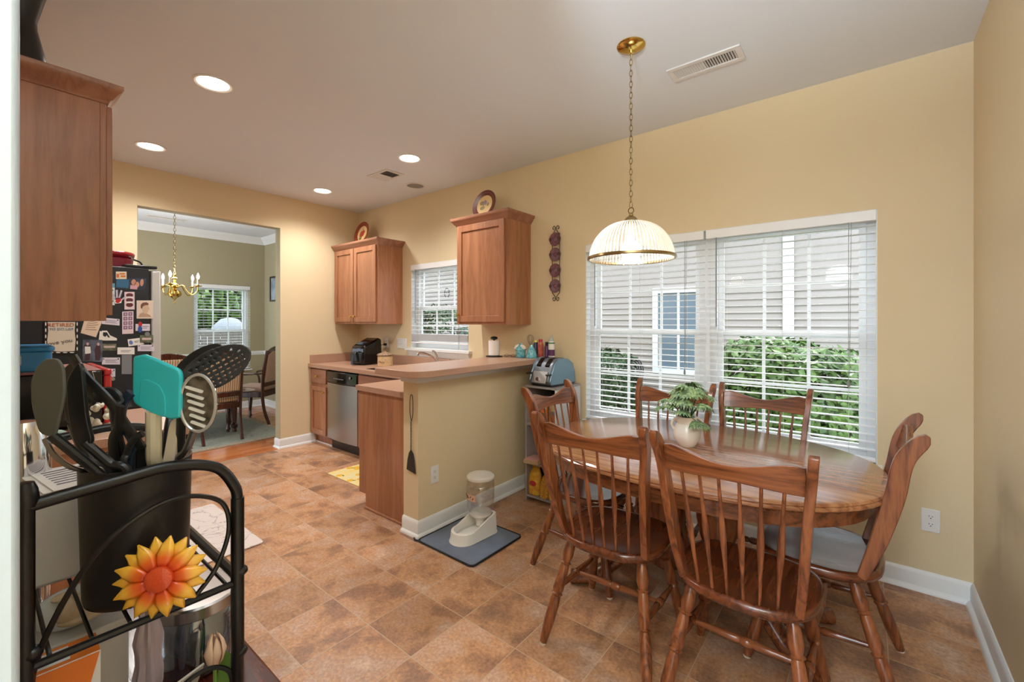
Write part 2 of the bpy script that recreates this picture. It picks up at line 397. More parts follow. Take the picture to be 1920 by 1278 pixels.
box(bm, (XB - .0605, DO[1] - .004, 0), (XB - .001, DO[1] + .0, DO[3])) ; box(bm, (XB - .0605, DO[0], 0), (XB - .001, DO[0] + .004, DO[3])); box(bm, (XB - .0605, DO[0], DO[3] - .004), (XB - .001, DO[1], DO[3]))
struct('wall_dining_inner', bm, olive, 'olive lining of the opening and the dining room side of its wall', smooth=False)
bm = nb(); box(bm, (XB - .06, -.14, 0), (-.52, .0, HC)); struct('wall_left', bm, yellow, 'yellow wall behind the refrigerator and range', smooth=False)
DW_ = (2.08, 2.845, .62, 1.945)
bm = nb(); wall_y(bm, XD - .14, XD, -1.2, YW + .14, 0, HC, [DW_]); struct('wall_dining_far', bm, olive, 'olive far wall of the dining room with its window', smooth=False)
bm = nb(); box(bm, (XD, YW, 0), (XB - .06, YW + .14, HC)); struct('wall_dining_side', bm, olive, 'olive side wall of the dining room', smooth=False)

def molding(bm, p0, p1, out, prof, m0=0, m1=0):
    """sweep a profile (out, z) from p0 to p1; out = unit normal into the room"""
    p0 = Vector(p0); p1 = Vector(p1); out = Vector(out)
    dr = (p1 - p0).normalized(); A = [bm.verts.new(p0 + out * a + UPV * z - dr * a * m0) for a, z in prof]; B = [bm.verts.new(p1 + out * a + UPV * z + dr * a * m1) for a, z in prof]
    n = len(prof); bm.faces.new(A); bm.faces.new(list(reversed(B)))
    for i in range(n): bm.faces.new((A[i], B[i], B[(i + 1) % n], A[(i + 1) % n]))
BP = [(0, 0), (.030, 0), (.030, .006), (.026, .016), (.018, .022), (.0135, .024), (.0135, .085), (.009, .098), (.004, .104), (0, .104)]
def base(name, p0, p1, out, label):
    bm = nb(); molding(bm, p0, p1, out, BP); struct(name, bm, white, label)
base('baseboard_window', (-1.75, YW, 0), (XR, YW, 0), (0, -1, 0), 'white baseboard under the large window')
base('baseboard_right', (XR, REAR, 0), (XR, YW, 0), (-1, 0, 0), 'white baseboard along the right wall')
bm = nb(); molding(bm, (XB, DO[1], 0), (XB, 2.50, 0), (1, 0, 0), BP, 1); molding(bm, (XB - .12, DO[1], 0), (XB, DO[1], 0), (0, -1, 0), BP, 0, 1); struct('baseboard_back', bm, white, 'short white baseboard wrapping the doorway corner beside the cabinets')
base('baseboard_dining_far', (XD, -1.2, .004), (XD, YW, .004), (1, 0, 0), 'white baseboard on the dining room far wall')
base('baseboard_dining_side', (XD, YW, .004), (XB - .12, YW, .004), (0, -1, 0), 'white baseboard on the dining room side wall')
CP = [(0, 0), (.012, 0), (.02, .02), (.05, .055), (.085, .085), (.095, .105), (0, .105)]
bm = nb(); molding(bm, (XD, -1.2, HC - .105), (XD, YW, HC - .105), (1, 0, 0), CP); molding(bm, (XD, YW, HC - .105), (XB - .12, YW, HC - .105), (0, -1, 0), CP); struct('trim_1', bm, white, 'white crown molding in the dining room')
RP = [(0, 0), (.01, 0), (.014, .02), (.024, .045), (.022, .06), (0, .06)]
bm = nb(); molding(bm, (XD, DW_[1] + .02, .84), (XD, YW, .84), (1, 0, 0), RP); molding(bm, (XD, YW, .84), (XB - .12, YW, .84), (0, -1, 0), RP); molding(bm, (XD, -1.2, .84), (XD, DW_[0] - .02, .84), (1, 0, 0), RP); struct('trim_2', bm, white, 'white chair rail in the dining room')
bm = nb(); box(bm, (XB - .13, DO[0], .0), (XB - .005, DO[1], .0075)); struct('trim_3', bm, plank_mat(), 'low hardwood threshold in the doorway', bevel=.002)

# white casing right beside the camera
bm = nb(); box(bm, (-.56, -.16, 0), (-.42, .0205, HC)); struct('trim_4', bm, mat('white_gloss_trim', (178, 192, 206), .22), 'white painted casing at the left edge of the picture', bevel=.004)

# half wall under the bar
PX0, PX1, PY = -2.372, -2.223, 1.80
bm = nb(); box(bm, (PX0, PY, 0), (PX1, YW, 1.035)); struct('wall_peninsula', bm, yellow, 'yellow half wall carrying the raised bar', smooth=False)
bm = nb()
molding(bm, (PX1, PY, 0), (PX1, YW, 0), (1, 0, 0), BP, 1); molding(bm, (PX0 - .0, PY, 0), (PX1, PY, 0), (0, -1, 0), BP, 0, 1)
struct('baseboard_peninsula', bm, white, 'white baseboard around the half wall')
TP = [(0, 0), (.012, 0), (.016, .03), (.022, .05), (.022, .055), (0, .055)]
bm = nb(); molding(bm, (PX1, PY, .982), (PX1, YW, .982), (1, 0, 0), TP, 1); molding(bm, (PX0, PY, .982), (PX1, PY, .982), (0, -1, 0), TP, 1, 1); struct('trim_5', bm, white, 'white trim under the bar top')

# ------------------------------------------------------------------ windows
def window(name, label, org, ux, w, z0, z1, depth_dir, cols, rows_up, rows_lo, mid):
    """org = inner reveal corner; ux along the wall; depth_dir outwards"""
    t = bpy.data.objects.new(name, None); COL.objects.link(t); t['kind'] = 'structure'; t['label'] = label; t['category'] = 'window'
    o = Vector(org); ux = Vector(ux); dd = Vector(depth_dir)
    def bb(bm, u0, u1, d0, d1, a, b):
        p = [o + ux * u + dd * d for u in (u0, u1) for d in (d0, d1)]
        box(bm, (min(q.x for q in p), min(q.y for q in p), a), (max(q.x for q in p), max(q.y for q in p), b))
    f = .045
    bm = nb(); bb(bm, 0, f, .07, .13, z0, z1); bb(bm, w - f, w, .07, .13, z0, z1); bb(bm, f, w - f, .07, .13, z0, z0 + f); bb(bm, f, w - f, .07, .13, z1 - f, z1)
    fin('window_frame', bm, vinyl, t, bevel=.002)
    for nm, a, b, dn, rows in (('upper_sash', mid - .02, z1 - f, .105, rows_up), ('lower_sash', z0 + f, mid + .02, .08, rows_lo)):
        s = .034; bm = nb()
        bb(bm, f, f + s, dn, dn + .022, a, b); bb(bm, w - f - s, w - f, dn, dn + .022, a, b); bb(bm, f + s, w - f - s, dn, dn + .022, a, a + s + .006); bb(bm, f + s, w - f - s, dn, dn + .022, b - s, b)
        sash = fin(nm, bm, vinyl, t, bevel=.002)
        g0, g1, h0, h1 = f + s, w - f - s, a + s, b - s; bm = nb()
        for i in range(1, cols): u = g0 + (g1 - g0) * i / cols; bb(bm, u - .009, u + .009, dn + .005, dn + .014, h0, h1)
        for i in range(1, rows): z = h0 + (h1 - h0) * i / rows; bb(bm, g0, g1, dn + .006, dn + .013, z - .009, z + .009)
        fin('muntins', bm, vinyl, sash)
        bm = nb(); p = [o + ux * u + dd * (dn + .016) for u in (g0, g1)]
        vs = [bm.verts.new(q) for q in (p[0] + UPV * h0, p[1] + UPV * h0, p[1] + UPV * h1, p[0] + UPV * h1)]; bm.faces.new(vs)
        fin('pane', bm, pane_g, sash, smooth=False)
    return t
MX = -.827
window('window_1', 'left half of the large double window beside the table', (BW[0], YW, 0), (1, 0, 0), MX - .012 - BW[0], BW[2], BW[3], (0, 1, 0), 3, 2, 2, 1.30)
window('window_2', 'right half of the large double window beside the table', (MX + .012, YW, 0), (1, 0, 0), BW[1] - MX - .012, BW[2], BW[3], (0, 1, 0), 3, 2, 2, 1.30)
bm = nb(); box(bm, (MX - .012, YW + .07, BW[2]), (MX + .012, YW + .135, BW[3])); struct('trim_6', bm, vinyl, 'white mullion between the two large windows')
window('window_3', 'small double-hung window above the sink', (KW[0], YW, 0), (1, 0, 0), KW[1] - KW[0], KW[2], KW[3], (0, 1, 0), 3, 2, 2, 1.52)
window('window_4', 'dining room window with white blind', (XD, DW_[0], 0), (0, 1, 0), DW_[1] - DW_[0], DW_[2], DW_[3], (-1, 0, 0), 3, 2, 2, 1.235)
# reveals and sills
bm = nb()
box(bm, (BW[0], YW + .002, BW[2]), (BW[0] + .004, YW + .14, BW[3])); box(bm, (BW[1] - .004, YW + .002, BW[2]), (BW[1], YW + .14, BW[3]))
box(bm, (BW[0], YW + .002, BW[3] - .004), (BW[1], YW + .14, BW[3])); box(bm, (BW[0] - .02, YW - .025, BW[2] - .02), (BW[1] + .02, YW + .14, BW[2] + .004))
struct('trim_7', bm, white, 'white sill and reveal of the large window')
bm = nb()
box(bm, (KW[0], YW + .002, KW[2]), (KW[0] + .004, YW + .14, KW[3])); box(bm, (KW[1] - .004, YW + .002, KW[2]), (KW[1], YW + .14, KW[3])); box(bm, (KW[0], YW + .002, KW[3] - .004), (KW[1], YW + .14, KW[3]))
box(bm, (KW[0] - .06, YW - .045, KW[2] - .02), (KW[1] + .045, YW + .14, KW[2] + .004))
molding(bm, (KW[0] - .03, YW, KW[2] - .085), (KW[1] + .02, YW, KW[2] - .085), (0, -1, 0), [(0, 0), (.008, 0), (.012, .02), (.03, .05), (.034, .065), (0, .065)])
struct('trim_8', bm, white, 'white sill shelf and apron of the sink window')
bm = nb(); box(bm, (XD - .02, DW_[0] - .02, DW_[2] - .02), (XD + .03, DW_[1] + .02, DW_[2])); struct('trim_9', bm, white, 'white sill of the dining room window')

def blind(label, org, ux, w, z0, z1, out, pitch=.042, tilt=0, wand_at=.1, bunch=0):
    """venetian blind hanging in a reveal; out = towards the room"""
    t = thing('window_blind', label, 'blind', org)
    o = Vector((0, 0, 0)); ux = Vector(ux); out = Vector(out)
    zo = Vector(org).z
    def bb(bm, u0, u1, d0, d1, a, b):
        p = [ux * u + out * d for u in (u0, u1) for d in (d0, d1)]
        box(bm, (min(q.x for q in p), min(q.y for q in p), a - zo), (max(q.x for q in p), max(q.y for q in p), b - zo))
    bm = nb(); bb(bm, .004, w - .004, -.045, .012, z1 - .062, z1 - .004); fin('valance', bm, slat_m, t, bevel=.003)
    bm = nb(); z = z1 - .085; zs = []
    while z > z0 + .03 + bunch: zs.append(z); z -= pitch
    k = 0
    while bunch and z > z0 + .03: zs.append(z); z -= .006
    for z in zs:
        c = (z - zo); hw = .0235
        pts = [(-hw, -.0012), (-hw * .5, .0008), (0, .0016), (hw * .5, .0008), (hw, -.0012), (hw, .0008), (hw * .5, .0028), (0, .0036), (-hw * .5, .0028), (-hw, .0008)]
        A = []; B = []
        for d, h in pts:
            dd = d * math.cos(tilt) - h * math.sin(tilt); hh = d * math.sin(tilt) + h * math.cos(tilt)
            A.append(bm.verts.new(ux * .008 + out * (dd - .018) + UPV * (c + hh))); B.append(bm.verts.new(ux * (w - .008) + out * (dd - .018) + UPV * (c + hh)))
        bm.faces.new(A); bm.faces.new(list(reversed(B)))
        for i in range(len(pts)): bm.faces.new((A[i], B[i], B[(i + 1) % len(pts)], A[(i + 1) % len(pts)]))
    fin('slats', bm, slat_m, t, ang=60)
    bm = nb(); bb(bm, .006, w - .006, -.042, .006, z0 + .008, z0 + .024); fin('bottom_rail', bm, slat_m, t, bevel=.003)
    bm = nb(); cords = [.14 * w, .5 * w, .86 * w] if w > .8 else [.18 * w, .82 * w]
    for u in cords:
        for d in (-.042, .006):
            q = ux * u + out * d; tube(bm, [q + UPV * (z0 + .02 - zo), q + UPV * (z1 - .06 - zo)], .0008, 5)
    fin('ladder_cords', bm, mat('pale_cord', (208, 206, 202), .7), t)
    bm = nb(); q = ux * wand_at * w + out * .016
    tube(bm, [q + UPV * (z1 - .06 - zo), q + UPV * (z1 - .64 - zo)], .0035, 8); fin('tilt_wand', bm, mat('clear_grey_wand', (128, 128, 132), .3), t)
    bm = nb(); q = ux * .86 * w + out * .018
    tube(bm, [q + UPV * (z1 - .06 - zo), q + UPV * (z1 - .93 - zo)], .0012, 5); tube(bm, [q + ux * .012 + UPV * (z1 - .06 - zo), q + ux * .004 + UPV * (z1 - .9 - zo)], .0012, 5)
    lathe(bm, [(0, 0), (.006, -.004), (.008, -.03), (0, -.036)], q + UPV * (z1 - .93 - zo), 10)
    fin('pull_cord', bm, mat('grey_cord', (150, 148, 146), .7), t)
    return t
blind('white slatted blind on the left half of the large window', (BW[0], YW, 1.98), (1, 0, 0), MX - .002 - BW[0], BW[2] + .005, BW[3] + .0, (0, -1, 0))
blind('white slatted blind on the right half of the large window', (MX + .002, YW, 1.98), (1, 0, 0), BW[1] - MX - .002, BW[2] + .005, BW[3] + .0, (0, -1, 0), wand_at=.08)
blind('white slatted blind above the kitchen sink', (KW[0], YW, 2.0), (1, 0, 0), KW[1] - KW[0], KW[2] + .05, KW[3], (0, -1, 0), bunch=.09)
blind('white slatted blind in the dining room window', (XD, DW_[0], 1.94), (0, 1, 0), DW_[1] - DW_[0], DW_[2] + .003, DW_[3], (1, 0, 0), wand_at=.15)
# round decal on the sink window
dec = onY(838, 549, YW + .078)
t = thing('window_decal', 'round black and white sticker on the sink window', 'sticker', dec)
bm = nb(); tube(bm, [(math.cos(a) * .036, 0, math.sin(a) * .050) for a in [2 * PI * i / 32 for i in range(32)]], .0035, 6, closed=True); fin('ring', bm, black, t)
text('lettering', 'OVA', .032, black, Matrix.Rotation(PI / 2, 4, 'X'), t)

# ------------------------------------------------------------------ outside
bm = nb(); box(bm, (-30, YW + .2, -.5), (20, 40, -.38)); box(bm, (-40, -20, -.5), (XD - .2, 40, -.38)); struct('ground', bm, mat('lawn_grass', (98, 120, 62), .9, rgb2=(76, 98, 46), vscale=14, bump=.5, bscale=80), 'green lawn outside the windows', smooth=False)
NY = 7.6
t = thing('neighbour_house', 'pale beige house with lap siding beyond the large window', 'house', (-2, NY, -.38))
bm = nb(); sd = siding_mat(); z = 0; lap = .105
while z < 3.42:
    A = [(-9.5, -.030, z), (9, -.030, z), (9, -.008, z + lap), (-9.5, -.008, z + lap), (-9.5, 0, z), (9, 0, z), (9, 0, z + lap), (-9.5, 0, z + lap)]
    v = [bm.verts.new(p) for p in A]
    for q in ((0, 1, 2, 3), (4, 5, 1, 0), (3, 2, 6, 7), (0, 3, 7, 4), (1, 5, 6, 2)): bm.faces.new([v[i] for i in q])
    z += lap
box(bm, (-9.5, .001, 0), (9, .2, 3.5)); fin('siding', bm, sd, t, smooth=False)
def nwin(x0, x1, z0, z1):
    w = nb(); c = .09
    box(w, (x0 - c, -.07, z0 - c), (x0, -.02, z1 + c)); box(w, (x1, -.07, z0 - c), (x1 + c, -.02, z1 + c)); box(w, (x0, -.07, z0 - c), (x1, -.02, z0)); box(w, (x0, -.07, z1), (x1, -.02, z1 + c))
    m = (x0 + x1) / 2; box(w, (m - .02, -.05, z0), (m + .02, -.02, z1)); box(w, (x0, -.05, (z0 + z1) / 2 - .02), (x1, -.02, (z0 + z1) / 2 + .02))
    f = fin('house_window', w, vinyl, t); p = nb(); box(p, (x0, -.033, z0), (x1, -.028, z1)); fin('house_pane', p, mat('dark_blue_glass', (112, 128, 142), .12, spec=.7), f)
nwin(-.82, -.12, .95, 2.25); nwin(.02, .12, .95, 2.25)
bx('corner_board', (1.05, -.06, 0), (1.19, -.031, 3.4), vinyl, t)
bx('frieze', (-9.5, -.10, 3.4), (9, -.031, 3.55), vinyl, t)
bm = nb(); prism(bm, [(-.4, 3.5), (-.4, 3.56), (4.0, 5.6), (4.0, 5.5)], 19, fn=lambda u, v, w: Vector((-9.8 + w, u, v))); fin('roof', bm, mat('roof_shingle', (92, 88, 86), .8, var=.2, vscale=12), t)

def leaves(bm, n, fn, size, jitter=.5):
    for i in range(n):
        p, nrm = fn(); nrm = (nrm + Vector((random.uniform(-1, 1), random.uniform(-1, 1), random.uniform(-.4, 1))) * jitter).normalized()
        u = nrm.orthogonal().normalized(); u.rotate(Matrix.Rotation(random.uniform(0, 6.28), 3, nrm)); v = nrm.cross(u)
        s = size * random.uniform(.7, 1.3)
        q = [p, p + u * s * .5 + v * s * .28, p + u * s + nrm * s * .1, p + u * s * .5 - v * s * .28]
        bm.faces.new([bm.verts.new(x) for x in q])
leaf_h = mat('hedge_leaf', (100, 132, 50), .45, rgb2=(56, 88, 34), vscale=9)
leaf_d = mat('hedge_leaf_dark', (60, 90, 42), .5, rgb2=(36, 62, 28), vscale=9)
def hedge(label, c, s, n, size, m, name='hedge', cat='shrub'):
    t = thing(name, label, cat, c)
    bm = nb()
    def f():
        while True:
            v = Vector((random.gauss(0, 1), random.gauss(0, 1), random.gauss(0, 1))).normalized()
            k = max(abs(v.x), abs(v.y), abs(v.z)); w = v * (.30 + .70 / k)
            w = Vector((max(-1, min(1, w.x)), max(-1, min(1, w.y)), max(-1, min(1, w.z))))
            r = random.uniform(.82, 1.0) + .06 * math.sin(5 * v.x + 3 * v.z) + .04 * math.sin(11 * v.y)
            return Vector((w.x * s[0] * r, w.y * s[1] * r, s[2] + w.z * s[2] * r)), v
    leaves(bm, n, f, size); fin('foliage', bm, m, t, smooth=False)
    bm = nb(); 
    for k in range(9):
        x = random.uniform(-.6, .6) * s[0]; y = random.uniform(-.4, .4) * s[1]
        tube(bm, bez([(x * .5, y * .5, 0), (x * .8, y, s[2] * .8), (x * 1.1, y * 1.2, s[2] * 1.6)], 4), .012, 6)
    fin('stems', bm, mat('shrub_bark', (84, 68, 52), .8), t)
    return t
hedge('big leafy green hedge outside the right half of the window', (-.64, 4.85, -.38), (.66, .6, .785), 12000, .085, leaf_h)
hedge('narrow green bush outside the left edge of the large window', (-3.1, 6.2, -.38), (.42, .4, .66), 3000, .07, leaf_d)
hedge('dark green bush outside the sink window', (-6.5, 6.0, -.38), (1.3, .5, 1.02), 7000, .085, leaf_d)
# coiled hose on its reel by the neighbour wall
hp = onY(1187, 695, 7.2)
t = thing('garden_hose', 'dark coiled garden hose standing against the neighbouring house', 'hose', (hp.x, 7.2, -.38))
bm = nb()
for k in range(4): tube(bm, [(math.cos(a) * (.10 + .022 * k), k * .03 - .05, .90 + math.sin(a) * (.15 + .028 * k)) for a in [2 * PI * i / 28 for i in range(28)]], .014, 6, closed=True)
fin('coil', bm, mat('dark_hose', (44, 44, 46), .5), t)
bm = nb(); box(bm, (-.02, -.03, 0), (.02, .03, .95)); box(bm, (-.16, -.1, 0), (.16, .1, .03)); fin('stand', bm, mat('dark_hose', (44, 44, 46), .5), t)
# trees seen through the dining window
def tree(label, c, h, r, n, m, trunk=.1):
    t = thing('tree', label, 'tree', c); bm = nb()
    def f():
        v = Vector((random.gauss(0, 1), random.gauss(0, 1), random.gauss(0, 1))).normalized(); k = random.uniform(.55, 1)
        return Vector((v.x * r * k, v.y * r * k, h + v.z * r * .9 * k)), v
    leaves(bm, n, f, .22); fin('crown', bm, m, t, smooth=False)
    bm = nb(); tube(bm, bez([(0, 0, 0), (.05, .02, h * .5), (0, 0, h)], 4), [trunk] * 4 + [trunk * .7] * 5, 8); fin('trunk', bm, mat('shrub_bark', (84, 68, 52), .8), t)
tree('bright green leafy tree outside the left side of the dining room window', (-15.5, 4.2, -.38), 2.55, 1.3, 6000, leaf_h)
tree('dark green leafy tree outside the right side of the dining room window', (-18.3, 6.4, -.38), 2.6, 1.6, 6000, leaf_d)
hedge('long dark hedge closing the view behind the trees outside the dining room window', (-22.5, 7.5, -.38), (1.0, 5.0, 2.3), 12000, .22, leaf_d)
t = thing('garden_fence', 'weathered grey board fence outside the dining room window', 'fence', (-12.6, 5, -.38))
bm = nb()
for i in range(46): box(bm, (0, -3 + i * .14, 0), (.02, -3 + i * .14 + .13, 1.55 + .02 * (i % 3)))
fin('boards', bm, mat('weathered_board', (120, 112, 104), .8), t); bx('rail', (.02, -3, .4), (.06, 3.4, .5), mat('weathered_board', (120, 112, 104), .8), t)
t = thing('garden_umbrella', 'pale grey folded-out parasol outside the dining room window', 'umbrella', (-11.6, 3.83, -.38))
bm = nb(); lathe(bm, [(.0, 1.86), (.18, 1.82), (.36, 1.64), (.37, 1.58), (.35, 1.60), (.17, 1.77), (0, 1.81)], seg=8); fin('canopy', bm, mat('pale_canvas', (140, 146, 152), .8), t)
bm = nb(); tube(bm, [(0, 0, 0), (0, 0, 1.84)], .02); fin('pole', bm, steel, t)

# ------------------------------------------------------------------ ceiling fixtures
WARM = (1.0, .985, .96)
bulb_m = mat('lit_lens', (255, 238, 214), .5, emit=9)
def can(x, y, label):
    t = thing('recessed_light', label, 'ceiling light', (x, y, HC), group='recessed ceiling lights')
    bm = nb(); lathe(bm, [(.078, -.001), (.098, -.001), (.098, -.006), (.090, -.009), (.078, -.005), (.078, -.001)], seg=40); fin('trim_ring', bm, white, t)
    bm = nb(); lathe(bm, [(0, -.006), (.05, -.0055), (.078, -.003)], seg=32); fin('lens', bm, bulb_m, t)
    light('lamp_light', 'SPOT', (0, 0, -.03), 34, WARM, t, spot_size=math.radians(150), spot_blend=.9, shadow_soft_size=.07)
can(-2.90, .875, 'largest lit recessed ceiling light, nearest above the left cabinet')
can(-4.32, .885, 'lit recessed ceiling light near the doorway, left end of the row')
can(-2.955, 2.302, 'lit recessed ceiling light beside the small square vent')
can(-4.39, 2.305, 'lit recessed ceiling light farthest back, near the wall corner')
vent_w = mat('vent_white', (222, 220, 218), .5)
vent_d = mat('vent_dark', (58, 56, 56), .7)
def vent(label, cx, cy, lx, ly, n, along='x', dark_from=.5, half=True):
    t = thing('ceiling_vent', label, 'vent', (cx, cy, HC))
    L_, W_ = lx / 2, ly / 2
    bm = nb(); f = .028
    for a, b in (((-L_, -W_), (L_, -W_ + f)), ((-L_, W_ - f), (L_, W_)), ((-L_, -W_ + f), (-L_ + f, W_ - f)), ((L_ - f, -W_ + f), (L_, W_ - f))): box(bm, (a[0], a[1], -.009), (b[0], b[1], -.0005))
    fin('frame', bm, vent_w, t, bevel=.002)
    bx('duct', (-L_ + f, -W_ + f, -.002), (L_ - f, W_ - f, -.0005), vent_d, t)
    bm = nb(); i0 = -L_ + f; st = (2 * L_ - 2 * f) / n
    for i in range(n):
        x = i0 + st * (i + .5); tl = math.radians(28) * (-1 if i < n / 2 else 1)
        M = Matrix.Translation((x, 0, -.005)) @ Matrix.Rotation(tl, 4, 'Y')
        box(bm, (-st * .42, -W_ + f, -.0006), (st * .42, W_ - f, .0006), M)
    fin('louvres', bm, vent_w, t)
    return t
vent('long white louvred ceiling vent right of the pendant lamp', -.66, 2.443, .36, .145, 24)
vent('small square ceiling vent beside a recessed light', -3.47, 2.43, .30, .20, 8)
v = vent('long ceiling vent in the dining room behind the doorway head', -7.15, 1.62, .16, .42, 6)
t = thing('ceiling_speaker', 'small round grey speaker flush in the ceiling near the corner', 'speaker', (-3.50, 2.80, HC))
bm = nb(); lathe(bm, [(.082, -.0005), (.095, -.0005), (.094, -.006), (.082, -.008), (.082, -.0005)], seg=36); fin('rim', bm, vent_w, t)
bm = nb(); lathe(bm, [(0, -.004), (.082, -.004)], seg=36); fin('grille', bm, mat('speaker_grille', (150, 146, 142), .8, bump=.5, bscale=400), t)

# ------------------------------------------------------------------ chains
def chain(bm, p0, p1, link=.034, r=.0017, wid=.0075):
    p0 = Vector(p0); p1 = Vector(p1); n = max(2, int((p1 - p0).length / (link * .78))); d = (p1 - p0) / n
    for i in range(n):
        c = p0 + d * (i + .5); s = Vector((1, 0, 0)) if i % 2 else Vector((0, 1, 0)); u = d.normalized(); h = link / 2
        pts = [c + u * h * math.sin(a) * 1.0 + s * wid * math.cos(a) for a in [2 * PI * k / 12 for k in range(12)]]
        tube(bm, pts, r, 5, closed=True)

# ------------------------------------------------------------------ invented globe fixture around the added fill light
t = thing('fill_globe_lamp', 'added white globe fill lamp, hanging unseen behind the camera', 'ceiling light', (-.30, -1.6, HC))
bm = nb(); lathe(bm, [(.07, -.001), (.07, -.02), (.02, -.03), (.012, -.04), (.012, -.50), (.05, -.515), (.05, -.53), (0, -.53)], seg=24); fin('stem', bm, brass_d, t)
bm = nb(); ball(bm, (0, 0, -.687), .155, seg=24, rings=16); fin('globe', bm, glass('globe_glass', (252, 250, 246), .04, .1), t)

# unseen uplight added to brighten the room by ceiling bounce
t = thing('fill_torchiere', 'added bronze torchiere fill lamp, standing unseen behind the camera', 'floor lamp', (-.05, -1.05, 0))
bm = nb(); lathe(bm, [(0, 0), (.13, 0), (.13, .02), (.02, .035), (.012, .05), (.012, 1.70), (0, 1.70)], seg=28); fin('pole', bm, brass_d, t)
bm = nb(); lathe(bm, [(.012, 1.70), (.09, 1.74), (.15, 1.80), (.155, 1.80), (.095, 1.735), (.02, 1.695), (.012, 1.70)], seg=36); fin('bowl_shade', bm, brass_d, t)
light('lamp_light', 'SPOT', (0, 0, 1.80), 270, (.80, .91, 1.0), t, spot_size=math.radians(168), spot_blend=.3, shadow_soft_size=.10).rotation_euler = (PI, 0, 0)

# ------------------------------------------------------------------ pendant lamp
t = thing('pendant_lamp', 'ribbed glass dome pendant lamp hanging on a brass chain over the table', 'pendant lamp', (-.90, 2.05, HC))
bm = nb(); lathe(bm, [(.067, -.001), (.069, -.006), (.062, -.014), (.03, -.024), (.012, -.028), (.008, -.040), (0, -.042)], seg=36); fin('canopy', bm, brass, t)
bm = nb(); chain(bm, (0, 0, -.045), (0, 0, -.80), .034); fin('chain', bm, brass_d, t)
bm = nb(); tube(bm, bez([(0, 0, -.04), (.004, .002, -.2), (-.003, 0, -.4), (.003, 0, -.6), (0, 0, -.84)], 8), .0016, 6); fin('cord', bm, mat('pale_gold_cord', (186, 176, 140), .4), t)
bm = nb(); tube(bm, [(math.cos(a) * .014, 0, -.815 + math.sin(a) * .014) for a in [2 * PI * i / 20 for i in range(20)]], .0025, 6, closed=True)
lathe(bm, [(0, -.828), (.010, -.832), (.012, -.842), (.024, -.850), (.034, -.862), (.036, -.872), (.040, -.876), (.040, -.884), (0, -.884)], seg=30)
for a in (0, 2.1, 4.2): tube(bm, [(math.cos(a) * .036, math.sin(a) * .036, -.876), (math.cos(a) * .05, math.sin(a) * .05, -.876)], .003, 6)
fin('shade_holder', bm, brass_d, t)
bm = nb(); RS = .205; H0, H1 = -.872, -1.055
prof = []
for i in range(19):
    a = (i / 18) * PI / 2 * .97 + .03 * PI / 2
    prof.append((.036 + (RS - .036) * math.sin(a) ** 1.0, H1 + (H0 - H1) * math.cos(a)))
lathe(bm, prof, seg=144, ribs=1, ribd=-.03)
fin('glass_shade', bm, ribbed(), t, ang=80)
bm = nb(); lathe(bm, [(RS - .002, H1 + .012), (RS + .006, H1 + .012), (RS + .008, H1 + .001), (RS + .002, H1 - .003), (RS - .004, H1), (RS - .002, H1 + .012)], seg=72); fin('rim', bm, brass_d, t)
bm = nb(); lathe(bm, [(0, -.966), (.019, -.966), (.02, -.94), (.02, -.885), (0, -.885)], seg=16); fin('socket', bm, white, t)
bm = nb(); ball(bm, (0, 0, -1.012), .05, (1, 1, .92))
fin('bulb', bm, mat('frosted_bulb', (255, 240, 216), .5, emit=6), t)
light('lamp_light', 'POINT', (0, 0, -1.01), 16, WARM, t, shadow_soft_size=.055)

# ------------------------------------------------------------------ chandelier
t = thing('chandelier', 'polished brass chandelier with lit candle bulbs in the dining room', 'chandelier', (-6.4, 1.535, HC))
bm = nb(); lathe(bm, [(.06, -.001), (.06, -.01), (.02, -.03), (0, -.03)], seg=24); fin('canopy', bm, brass, t)
bm = nb(); chain(bm, (0, 0, -.03), (0, 0, -.80), .045, .0028, .011); fin('chain', bm, brass_d, t)
bm = nb(); lathe(bm, [(0, -.79), (.012, -.80), (.014, -.83), (.03, -.845), (.012, -.86), (.016, -.90), (.034, -.92), (.04, -.945), (.018, -.965), (.022, -.98), (.06, -1.0), (.072, -1.03), (.06, -1.06), (.02, -1.085), (.012, -1.10), (0, -1.10)], seg=28)
tube(bm, [(math.cos(a) * .02, 0, -1.125 + math.sin(a) * .02) for a in [2 * PI * i / 16 for i in range(16)]], .003, 6, closed=True)
fin('body', bm, brass, t)
for k in range(5):
    a = k * 2 * PI / 5 + .86; dx, dy = math.cos(a), math.sin(a)
    f = lambda r, z: (dx * r, dy * r, z)
    bm = nb(); tube(bm, bez([f(.03, -.95), f(.09, -.93), f(.14, -1.0), f(.19, -1.04), f(.24, -1.0), f(.25, -.945)], 6), .006, 8)
    lathe(bm, [(0, -.945), (.02, -.945), (.042, -.935), (.044, -.93), (.015, -.932), (.012, -.92), (0, -.92)], f(.25, 0), 18); arm = fin('arm', bm, brass, t)
    bm = nb(); lathe(bm, [(.011, -.925), (.011, -.85), (0, -.85)], f(.25, 0), 14); fin('candle_sleeve', bm, mat('ivory_sleeve', (240, 232, 214), .5), arm)
    bm = nb(); lathe(bm, [(.006, -.85), (.014, -.83), (.013, -.81), (.004, -.785), (0, -.775)], f(.25, 0), 14); fin('candle_bulb', bm, mat('lit_candle_bulb', (255, 232, 196), .4, emit=22), arm)
light('lamp_light', 'POINT', (0, 0, -.76), 8, WARM, t, shadow_soft_size=.2)

